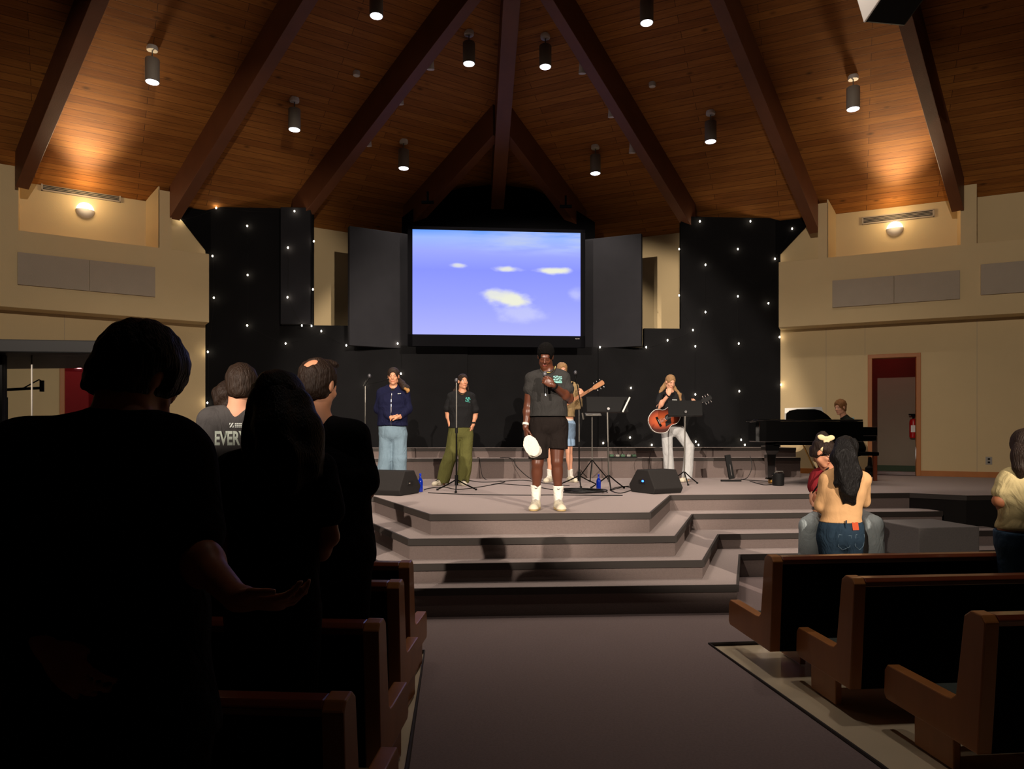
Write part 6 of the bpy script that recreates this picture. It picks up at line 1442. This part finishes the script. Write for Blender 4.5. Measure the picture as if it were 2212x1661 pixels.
# ---- 6: pianist
def pianist():
    pr = Person(12.15, 1818, 1041, 'young man in a dark patched jacket playing the grand piano on the right'); J = pr.J; P = pr.P
    pr.base[2] = STG; J['pel'] = P(1846, 968, .0); J['che'] = P(1836, 926, .0); J['neck'] = P(1824, 901, .0); J['head'] = P(1815, 880, -.02)
    J['shl'] = P(1826, 914, .16); J['shr'] = P(1836, 914, -.14); J['ell'] = P(1812, 945, .24); J['elr'] = P(1826, 948, -.2); J['wrl'] = P(1797, 940, .15); J['wrr'] = P(1798, 940, -.12)
    J['hil'] = P(1843, 975, .1); J['hir'] = P(1843, 975, -.08); J['knl'] = P(1795, 975, .12); J['knr'] = P(1795, 975, -.1); J['anl'] = P(1797, 1030, .12); J['anr'] = P(1790, 1030, -.1)
    S = SDF(*bounds(pr, pad=.16), .009); body_core(S, pr, 1.0, 1.0, -78, 1.0, 1.0, hs=1.0, hp=8, hyaw=-62)
    for a in 'lr': hand_field(S, J['wr' + a], np.array([-1, 0, -.15]), np.array([0, 0, -1]), np.array([0, -1 if a == 'l' else 1, 0]), curl=.4)
    S.build('body', SK_L, pr.rt, face_painter(J['head'], pr.HR, 1.0, eyes='open')); hair_cap(pr, .007, .018, mt=HSB, rip=.005, freq=110, top=.012)
    S = SDF(*bounds(pr, ('pel', 'che', 'neck', 'shl', 'shr', 'ell', 'elr', 'wrl', 'wrr'), .2), .009); torso(S, J, 1.0, 1.1, .03, .05, -78)
    for a in 'lr': S.rc(J['sh' + a], J['el' + a], .075, .065, k=.03); S.rc(J['el' + a], J['wr' + a], .065, .042, k=.03)
    S.ell(J['neck'] + np.array([-.04, -.0, .04]), (.07, .065, .05), k=.01, mode='-'); S.cut(P(1830, 985), -Zv); S.ripple(.007, 16, 14, 22, .9); jk = S.build('jacket', cloth('dark_green_jacket', (30, 34, 30)), pr.rt)
    for i, (u, v, rgb) in enumerate(((1844, 904, (120, 170, 180)), (1844, 910, (190, 40, 90)), (1840, 924, (190, 210, 215)))):
        decal('sleeve_patch', [rect(-.02, -.02, .02, .02)], P(u - 2, v), (1, 0, 0), (0, 0, 1), (0, -1, 0), jk, mat('patch', rgb, .8), pr.rt, label=None)
    trousers(pr, C['dark'], .16, .15, .10, .075, .07, h=.01, rip=.005)
    for a in 'lr': shoe(pr, J['an' + a], -90, STG, .28, (M['plastic'], M['plastic']))
pianist()
# ================================================================ the people in the pews
# ---- 7: woman with long black ponytail hugging the girl
def ponytail():
    pr = Person(5.75, 1815, 1362, 'woman seen from behind with a long black ponytail, tight beige knit top and blue jeans', z=0.0); J = pr.J; P = pr.P
    J['pel'] = P(1816, 1140, 0); J['che'] = P(1822, 1062, 0); J['neck'] = P(1822, 1012, -.02); J['head'] = P(1826, 974, .03)
    J['shl'] = P(1788, 1035, .0); J['shr'] = P(1864, 1036, .0); J['ell'] = P(1773, 1092, .05); J['wrl'] = P(1768, 1086, .28); J['elr'] = P(1866, 1082, .12); J['wrr'] = P(1830, 1060, .30)
    J['hil'] = P(1794, 1165, 0); J['hir'] = P(1836, 1165, 0); J['knl'] = P(1796, 1240, .02); J['knr'] = P(1838, 1240, .02); J['anl'] = P(1797, 1335, -.02); J['anr'] = P(1840, 1335, -.02)
    S = SDF(*bounds(pr, pad=.17), .008); body_core(S, pr, .98, 1.0, 180, 1.0, 1.0, hs=.94, hyaw=168, hp=12, female=True)
    hand_field(S, J['wrl'], np.array([-.1, .8, .5]), np.array([.8, .2, 0]), np.array([0, 0, 1]), curl=.6, s=.92); hand_field(S, J['wrr'], np.array([-.8, .3, .1]), np.array([0, -.8, 0]), np.array([0, 0, 1]), curl=.4, s=.92)
    S.build('body', SK_T, pr.rt, face_painter(J['head'], pr.HR, .98)); hair_cap(pr, .007, .018, mt=HB, rip=.005, freq=100, low=-.05)
    h = J['head']
    strands(pr, [([h + np.array([-.0, -.06, .05]), P(1820, 985, -.11), P(1828, 1020, -.13), P(1832, 1055, -.13), P(1834, 1080, -.12)], [.075, .085, .075, .072, .03]), ([P(1820, 962, -.06), P(1821, 1000, -.12), P(1824, 1040, -.13), P(1828, 1078, -.12)], [.06, .055, .05, .025]), ([P(1835, 985, -.08), P(1842, 1020, -.12), P(1843, 1050, -.13), P(1838, 1084, -.11)], [.05, .06, .045, .012]), ([P(1838, 1010, -.1), P(1850, 1030, -.12), P(1857, 1040, -.12)], [.03, .016, .004]), ([P(1812, 1020, -.12), P(1805, 1045, -.12), P(1803, 1056, -.12)], [.03, .014, .004]),
                 ([P(1828, 1060, -.13), P(1822, 1088, -.12)], [.045, .014]), ([P(1836, 1060, -.13), P(1845, 1086, -.12)], [.04, .014])], .007, HB, 'ponytail', rip=.014, freq=46, k=.03)
    S = SDF(*bounds(pr, ('pel', 'che', 'neck', 'shl', 'shr', 'ell', 'elr', 'wrl', 'wrr'), .18), .0075); torso(S, J, .99, 1.02, .012, .04, 180)
    for a in 'lr': S.rc(J['sh' + a], J['el' + a], .058, .050, k=.03); S.rc(J['el' + a], J['wr' + a], .050, .032, k=.02)
    S.cut(P(1820, 1127), -Zv); S.ell(J['neck'] + np.array([0, -.03, .045]), (.085, .085, .05), k=.01, mode='-'); S.ripple(.0035, 20, 18, 34, .9); S.build('knit_top', C['beige'], pr.rt)
    tr = trousers(pr, C['dkjeans'], .178, .135, .102, .075, .06, top=P(1820, 1122)[2], rip=.004, seed=1.4)
    decal('leather_patch', [rect(-.028, -.03, .028, .03)], P(1850, 1137, -.14), (1, 0, 0), (0, 0, 1), (0, -1, 0), tr, mat('leather', (190, 74, 34), .6), pr.rt, lift=.008)
    decal('belt_loop', [rect(-.006, -.03, .006, .03)], P(1828, 1132, -.14), (1, 0, 0), (0, 0, 1), (0, -1, 0), tr, C['dkjeans'], pr.rt, lift=.008)
    # back pockets and yoke seam
    for u0 in (1796, 1832):
        tb = bvh_of(tr); pts = []
        for (a, b) in ((0, 0), (26, 2), (25, 26), (13, 34), (1, 25), (0, 0)):
            p = P(u0 + a, 1150 + b) - np.array([0, .5, 0]); hh = tb.ray_cast(Vector(p), Vector((0, 1, 0)), 1.2)
            if hh[0] is not None: pts.append(np.array(hh[0]) - np.array([0, .003, 0]))
        if len(pts) > 3: m = MB(); m.tube(pts, .002, 4); m.build('pocket_seam', C['jeans'], pr.rt)
    for a in 'lr': shoe(pr, J['an' + a], 180, 0.0, .25, (C['shoe'], C['solew']))
    m = MB(); m.ball(h + pr.HR @ np.array([.02, -.10, .05]), .03, 6); m.build('hair_tie', M['plastic'], pr.rt)
ponytail()

# ---- 8: girl with glasses sitting behind, knees either side
def girl():
    pr = Person(6.35, 1800, 1340, 'seated girl in a maroon top with black glasses and a hair bow', z=.0); J = pr.J; P = pr.P
    J['pel'] = P(1812, 1105, .12); J['che'] = P(1800, 1050, .06); J['neck'] = P(1793, 1014, .02); J['head'] = P(1778, 977, -.08)
    J['shl'] = P(1768, 1030, .04); J['shr'] = P(1826, 1030, .08); J['ell'] = P(1758, 1072, -.02); J['wrl'] = P(1762, 1100, -.20); J['elr'] = P(1850, 1070, .0); J['wrr'] = P(1845, 1040, -.25)
    J['hil'] = P(1790, 1112, .1); J['hir'] = P(1836, 1112, .1); J['knl'] = P(1748, 1135, -.36); J['knr'] = P(1886, 1135, -.36); J['anl'] = P(1746, 1335, -.30); J['anr'] = P(1888, 1335, -.30)
    J['anl'][2] = .09; J['anr'][2] = .09
    S = SDF(*bounds(pr, pad=.17), .0085); body_core(S, pr, .92, .95, 0, .92, .95, hs=.98, hyaw=50, hp=26, female=True)
    hand_field(S, J['wrl'], np.array([.5, -.2, -.7]), np.array([.6, -.2, .2]), np.array([0, -1, 0]), curl=.8, s=.9); hand_field(S, J['wrr'], np.array([-.5, .3, .5]), np.array([-.5, .4, 0]), np.array([0, 0, 1]), curl=.6, s=.9)
    S.build('body', SK_M, pr.rt, face_painter(J['head'], pr.HR, .98)); hair_cap(pr, .006, .013, mt=HD, rip=.004, freq=110)
    h = J['head']; R = pr.HR
    strands(pr, [([h + np.array([.0, .05, .10]), h + np.array([.03, .07, .135])], [.05, .05]), ([h + np.array([-.06, .06, .02]), P(1770, 975, .05), P(1768, 1010, .07)], [.04, .03, .015])], .0075, HD, 'hair_bun', rip=.009, freq=70)
    bw = mat('cream_bow', (224, 206, 160), .8, var=.05); b = h + np.array([-.0, -.06, .125]); S = SDF(b - .16, b + .12, .006)
    S.ell(b + np.array([-.038, 0, .004]), (.040, .014, .026), roty(.35), k=.006); S.ell(b + np.array([.038, 0, .0]), (.040, .014, .026), roty(-.25), k=.006); S.ell(b, (.014, .018, .016), k=.004)
    S.rc(b, b + np.array([-.035, .0, -.10]), .012, .018, k=.01); S.rc(b, b + np.array([.02, -.0, -.045]), .01, .014, k=.01); S.ripple(.003, 60, 50, 70, 1); S.build('hair_bow', bw, pr.rt)
    sc = [P(1766, 955, -.0), P(1760, 975, .03), P(1760, 995, .05), P(1765, 1010, .06)]; m = MB(); m.tube(sc, [.014, .02, .018, .01], 8); m.build('ribbon_tail', bw, pr.rt, smooth=True)
    # glasses
    gl = empty('glasses', (0, 0, 0)); gl.parent = pr.rt; gl.location = tuple(np.array([0, 0, 0])); del_ = None
    m = MB()
    for sg in (-1, 1):
        cc = h + R @ (np.array([sg * .033, .104, .0])); m.tube([cc + R[:, 0] * .027 * math.cos(t) + R[:, 2] * .021 * math.sin(t) for t in np.linspace(0, 2 * math.pi, 17)], .0042, 6)
        m.tube([h + R @ np.array([sg * .06, .10, .008]), h + R @ np.array([sg * .082, .02, .008])], .004, 6)
    m.tube([h + R @ np.array([-.007, .108, .004]), h + R @ np.array([.007, .108, .004])], .004, 6)
    bpy.data.objects.remove(gl); m.build('glasses', M['plastic'], pr.rt)
    S = SDF(*bounds(pr, ('pel', 'che', 'neck', 'shl', 'shr', 'ell', 'elr'), .2), .0085); torso(S, J, .95, 1.0, .022, .045, 0); sleeve(S, J, 'l', .07, .075, .55); sleeve(S, J, 'r', .07, .075, .55); S.ell(J['neck'] + np.array([0, -.03, .035]), (.07, .08, .045), k=.01, mode='-'); S.ripple(.006, 17, 14, 22, .5); S.build('shirt', C['maroon'], pr.rt)
    trousers(pr, cloth('light_jeans', (150, 160, 162), .1), .17, .15, .105, .085, .095, h=.0095, rip=.006, seed=.9)
    m = MB(); m.tube([P(1790, 1010, -.06), P(1772, 1030, -.12), P(1766, 1050, -.16), P(1755, 1065, -.12)], .007, 6); m.build('bag_strap', M['plastic'], pr.rt)
    m = MB(); m.cyl(J['wrl'] + Zv * .0, J['wrl'] + Zv * .025, .036, n=16); m.build('watch', M['steel'], pr.rt)
    for a in 'lr': shoe(pr, J['an' + a], 0, 0.0, .25, (C['shoe'], C['solew']))
    # the carpeted box she sits on
    c = P(1812, 1105, .22); zb = J['pel'][2] - .15; m = MB(); m.box((c[0], c[1], zb / 2), (.50, .34, zb)); rt = empty('carpeted_box', (c[0], c[1], 0), 'grey carpeted box the girl in glasses sits on, mostly hidden', 'box'); m.build('body', M['boxcarpet'], rt, bevel=.01)
girl()

# ---- 9: woman at the right edge
def edge_woman():
    pr = Person(4.75, 2205, 1400, 'brown haired woman in a cream short sleeved top, cut by the right edge', z=0.0); J = pr.J; P = pr.P
    J['pel'] = P(2212, 1150, 0); J['che'] = P(2216, 1070, 0); J['neck'] = P(2216, 1012, 0); J['head'] = P(2216, 968, .0)
    J['shl'] = P(2182, 1034, .0); J['shr'] = P(2258, 1034, .0); J['ell'] = P(2158, 1082, .0); J['wrl'] = P(2188, 1110, .16); J['elr'] = P(2275, 1090, 0); J['wrr'] = P(2250, 1110, .16)
    J['hil'] = P(2190, 1180, 0); J['hir'] = P(2238, 1180, 0); J['knl'] = P(2190, 1280, .02); J['knr'] = P(2240, 1280, .02); J['anl'] = P(2192, 1420, -.02); J['anr'] = P(2240, 1420, -.02)
    S = SDF(*bounds(pr, pad=.17), .009); body_core(S, pr, 1.0, 1.0, 180, 1.0, 1.0, hs=1.0, hyaw=150, hp=4, female=True)
    for a in 'lr': hand_field(S, J['wr' + a], np.array([.5 if a == 'l' else -.5, .6, .1]), np.array([0, -.2, -.8]), np.array([0, 0, 1]), curl=.5, s=.92)
    S.build('body', SK_T, pr.rt, face_painter(J['head'], pr.HR, 1.0)); hair_cap(pr, .007, .018, mt=HN, rip=.005, freq=100)
    strands(pr, [([J['head'] + np.array([-.02, -.04, .03]), P(2208, 985, -.06), P(2206, 1012, -.08), P(2205, 1024, -.08)], [.075, .065, .05, .03]), ([P(2230, 970, -.06), P(2232, 1010, -.08), P(2230, 1040, -.08)], [.06, .06, .03])], .008, HN, 'long_hair', rip=.008, freq=60)
    S = SDF(*bounds(pr, ('pel', 'che', 'neck', 'shl', 'shr', 'ell', 'elr'), .2), .0085); torso(S, J, 1.0, 1.05, .016, .04, 180); sleeve(S, J, 'l', .068, .07, .55); sleeve(S, J, 'r', .068, .07, .55); S.cut(P(2210, 1142), -Zv); S.ell(J['neck'] + np.array([0, -.03, .045]), (.08, .08, .05), k=.01, mode='-'); S.ripple(.006, 18, 15, 40, .5); S.build('shirt', C['cream'], pr.rt)
    trousers(pr, cloth('mid_jeans', (70, 96, 124), .15), .182, .14, .105, .075, .06, top=P(2212, 1146)[2], rip=.004, seed=.6, h=.009)
    for a in 'lr': shoe(pr, J['an' + a], 180, 0.0, .25, (C['shoe'], C['solew']))
edge_woman()

# ---- 10: large man with bowed head, nearest on the left
def big_man():
    pr = Person(1.72, 215, 1661, 'large man in a dark shirt seen from behind, head bowed, nearest on the left', z=0.0); J = pr.J; P = pr.P
    J['pel'] = P(250, 1560, -.02); J['che'] = P(215, 1140, .04); J['neck'] = P(262, 900, .06); J['head'] = P(298, 822, .14)
    J['shl'] = P(60, 985, .03); J['shr'] = P(375, 985, .06); J['ell'] = P(-20, 1270, .04); J['wrl'] = P(110, 1400, -.16); J['elr'] = P(440, 1205, .02); J['wrr'] = P(515, 1290, -.1)
    J['elr'] = P(412, 1190, .04); J['wrr'] = P(512, 1292, -.14)
    pz = J['pel'][2]
    for a, x in (('l', -.10), ('r', .10)):
        J['hi' + a] = J['pel'] + np.array([x, 0, -.06]); J['kn' + a] = np.array([J['pel'][0] + x, J['pel'][1] + .02, .50]); J['an' + a] = np.array([J['pel'][0] + x * 1.2, J['pel'][1] - .02, .09])
    S = SDF(*bounds(pr, pad=.2), .009); body_core(S, pr, 1.2, 1.2, 180, 1.2, 1.1, hs=1.08, hyaw=152, hp=34, hr=0, neckr=.066)
    hand_field(S, J['wrr'], np.array([.75, -.1, -.05]), np.array([.0, .3, .6]), np.array([-.05, -.3, .9]), curl=.5, s=1.1, thumb=.1); hand_field(S, J['wrl'], np.array([.6, -.2, -.5]), np.array([0, .9, 0]), np.array([0, 0, 1]), curl=.5, s=1.08)
    S.build('body', SK_T, pr.rt, face_painter(J['head'], pr.HR, 1.08)); hair_cap(pr, .006, .022, mt=HB, rip=.004, freq=150, top=.012)
    S = SDF(*bounds(pr, ('pel', 'che', 'neck', 'shl', 'shr', 'ell', 'elr'), .26), .01); torso(S, J, 1.22, 1.25, .022, .05, 180); S.econe(J['pel'] - Zv * .05, J['che'], (.235, .18), (.235, .17), (1, 0, 0), k=.06)
    sleeve(S, J, 'l', .098, .092, .85); sleeve(S, J, 'r', .098, .092, .82); S.ell(J['neck'] + np.array([.02, .0, .05]), (.085, .08, .05), k=.01, mode='-'); S.ripple(.006, 16, 14, 18, .5); S.build('shirt', C['dark'], pr.rt)
    trousers(pr, C['darkg'], .215, .17, .12, .09, .075, top=J['pel'][2] + .02, h=.011, rip=.004)
    for a in 'lr': shoe(pr, J['an' + a], 180, 0.0, .29, (M['plastic'], M['plastic']))
big_man()

def back_person(d, label, J, w, dp, arm, hs, hyaw, hp, hairf, shirtm, skinm, female=False, hipx=.09, sleevef=.6, hr=0, neckr=.055, z=0.0, low=-.03):
    u, v = J['pel']; pr = Person(d, u, v, label, z=z); P = pr.P
    for k, q in J.items(): pr.J[k] = P(*q)
    J = pr.J
    for a, x in (('l', -hipx), ('r', hipx)):
        J['hi' + a] = J['pel'] + np.array([x, 0, -.06]); J['kn' + a] = np.array([J['pel'][0] + x, d + .03, .50]); J['an' + a] = np.array([J['pel'][0] + x * 1.2, d - .01, .09])
    S = SDF(*bounds(pr, pad=.18), .009); body_core(S, pr, w, dp, 180, arm, 1.0, hs=hs, hyaw=hyaw, hp=hp, hr=hr, female=female, neckr=neckr)
    for a in 'lr': hand_field(S, J['wr' + a], np.array([.3 if a == 'l' else -.3, .7, -.3]), np.array([0, -.2, -.8]), np.array([0, 0, 1]), curl=.5, s=1.0)
    S.build('body', skinm, pr.rt, face_painter(J['head'], pr.HR, hs)); hairf(pr)
    S = SDF(*bounds(pr, ('pel', 'che', 'neck', 'shl', 'shr', 'ell', 'elr'), .24), .009); torso(S, J, w * 1.01, dp * 1.04, .02, .045, 180); S.econe(J['pel'] - Zv * .04, J['che'], (.18 * w, .145 * dp), (.18 * w, .14 * dp), (1, 0, 0), k=.05)
    sleeve(S, J, 'l', .068 * w, .078, sleevef); sleeve(S, J, 'r', .068 * w, .078, sleevef); S.cut(J['pel'] - Zv * .08, -Zv); S.ell(J['neck'] + np.array([0, .0, .05]), (.078, .078, .045), k=.01, mode='-'); S.ripple(.006, 16, 14, 20, .5); sh = S.build('shirt', shirtm, pr.rt)
    trousers(pr, C['darkg'], .175 * w, .14 * dp, .105, .08, .07, top=J['pel'][2] + .02, h=.011, rip=.004)
    for a in 'lr': shoe(pr, J['an' + a], 180, z, .27, (M['plastic'], M['plastic']))
    return pr, sh
# ---- 11: woman with long dark hair
def lh(pr):
    hair_cap(pr, .007, .024, mt=HB, rip=.005, freq=80, low=-.06); h = pr.J['head']; P = pr.P
    strands(pr, [([h + np.array([0, -.05, .03]), P(603, 930, -.09), P(608, 990, -.13), P(610, 1040, -.14)], [.09, .092, .09, .08]), ([P(568, 880, -.0), P(560, 940, -.04), P(558, 1000, -.08)], [.07, .075, .05]), ([P(640, 880, -.0), P(655, 940, -.04), P(668, 1010, -.08)], [.07, .08, .06])], .01, HB, 'long_hair', rip=.008, freq=50, k=.03)
back_person(2.84, 'woman with long dark hair seen from behind, silhouetted left of the aisle', dict(pel=(590, 1290), che=(592, 1100), neck=(598, 975), head=(603, 880, .03), shl=(500, 1015), shr=(690, 1015), ell=(480, 1150), elr=(712, 1160), wrl=(530, 1230, .22), wrr=(660, 1230, .22)), .95, .95, .95, 1.08, 180, 8, lh, C['dark'], SK_T, True)
# ---- 12: balding man, hands in front
def bh(pr):
    c, R, s = pr.J['head'], pr.HR, pr.hs
    def ex(S, p, R, s): pass
    S = SDF(c - .2, c + .2, .0055)
    def p(x, f, z): return c + R @ (np.array([x, f, z]) * s)
    S.ell(p(0, -.012, .036), (np.array([.073, .092, .080]) + .010) * s, R, k=.01); S.ell(p(0, -.035, -.02), np.array([.074, .076, .086]) * s, R, k=.02)
    S.ell(p(0, .05, .112), np.array([.06, .05, .022]) * s, R, k=.02)   # fringe
    S.ell(p(.0, -.085, .098), np.array([.036, .034, .045]) * s, R, k=.012, mode='-')   # bald patch on the crown
    S.box(p(0, .14, -.04), np.array([.12, .085, .095]) * s, R, rad=.02, k=.012, mode='-')
    for sg in (-1, 1): S.ell(p(sg * .088, .012, -.012), np.array([.026, .030, .040]) * s, R, k=.006, mode='-')
    S.cut(p(0, -.05, -.075), -R[:, 2] + R[:, 1] * .3); S.ripple(.003, 160, 150, 90, .3); S.build('hair', HD, pr.rt)
back_person(3.68, 'tall man with a bald patch on his crown, seen from behind left of the aisle', dict(pel=(722, 1195), che=(716, 1025), neck=(690, 905), head=(688, 832, .0), shl=(640, 950), shr=(768, 945), ell=(642, 1060), elr=(790, 1060), wrl=(670, 1110, .25), wrr=(755, 1110, .25)), 1.12, 1.1, 1.15, 1.12, 160, 10, bh, C['dark'], SK_M, False, sleevef=.85, neckr=.06)
# ---- 13: man with lettering on his back
def sh_(pr): hair_cap(pr, .006, .014, mt=HN, rip=.003, freq=120)
pr, sh = back_person(3.74, 'man with short brown hair in a grey tee with EVERY printed across the back', dict(pel=(505, 1180), che=(505, 1005), neck=(517, 888), head=(523, 834, .0), shl=(458, 912), shr=(580, 912), ell=(440, 1010), elr=(584, 1010), wrl=(470, 1060, .25), wrr=(560, 1060, .25)), 1.02, 1.0, 1.0, .93, 184, 12, sh_, C['graytee'], SK_L, False, neckr=.056)
o = pr.P(462, 961, -.16)
decal('back_lettering', text_polys('EVERY', .098, .60, .003), o, (1, 0, 0), (0, 0, 1), (.37, -.93, 0), sh, mat('grey_print', (176, 186, 176), .8), pr.rt)
pol = [[(0, 0), (.008, 0), (.022, .024), (.014, .024)], [(0, .012), (0, .024), (.008, .024)], [(.014, 0), (.022, 0), (.022, .012)]] + [rect(.028 + k * .0095, r * .0085, .028 + k * .0095 + .0075, r * .0085 + .0055) for r in range(3) for k in range(4)]
decal('back_logo', pol, pr.P(495.5, 923, -.16), (1, 0, 0), (0, 0, 1), (.37, -.93, 0), sh, WHITEP, pr.rt)
# ---- 14: someone in front of him, only hair showing
def ch(pr):
    hair_cap(pr, .007, .03, mt=HD, rip=.010, freq=60, low=-.06)
back_person(5.2, 'person with dark curly hair almost hidden behind the man in the lettered tee', dict(pel=(510, 1150), che=(508, 1010), neck=(505, 905), head=(494, 866, .0), shl=(470, 925), shr=(545, 925), ell=(458, 1000), elr=(555, 1000), wrl=(480, 1050, .2), wrr=(530, 1050, .2)), .95, .95, .95, 1.0, 180, 4, ch, C['dark'], SK_M, True)
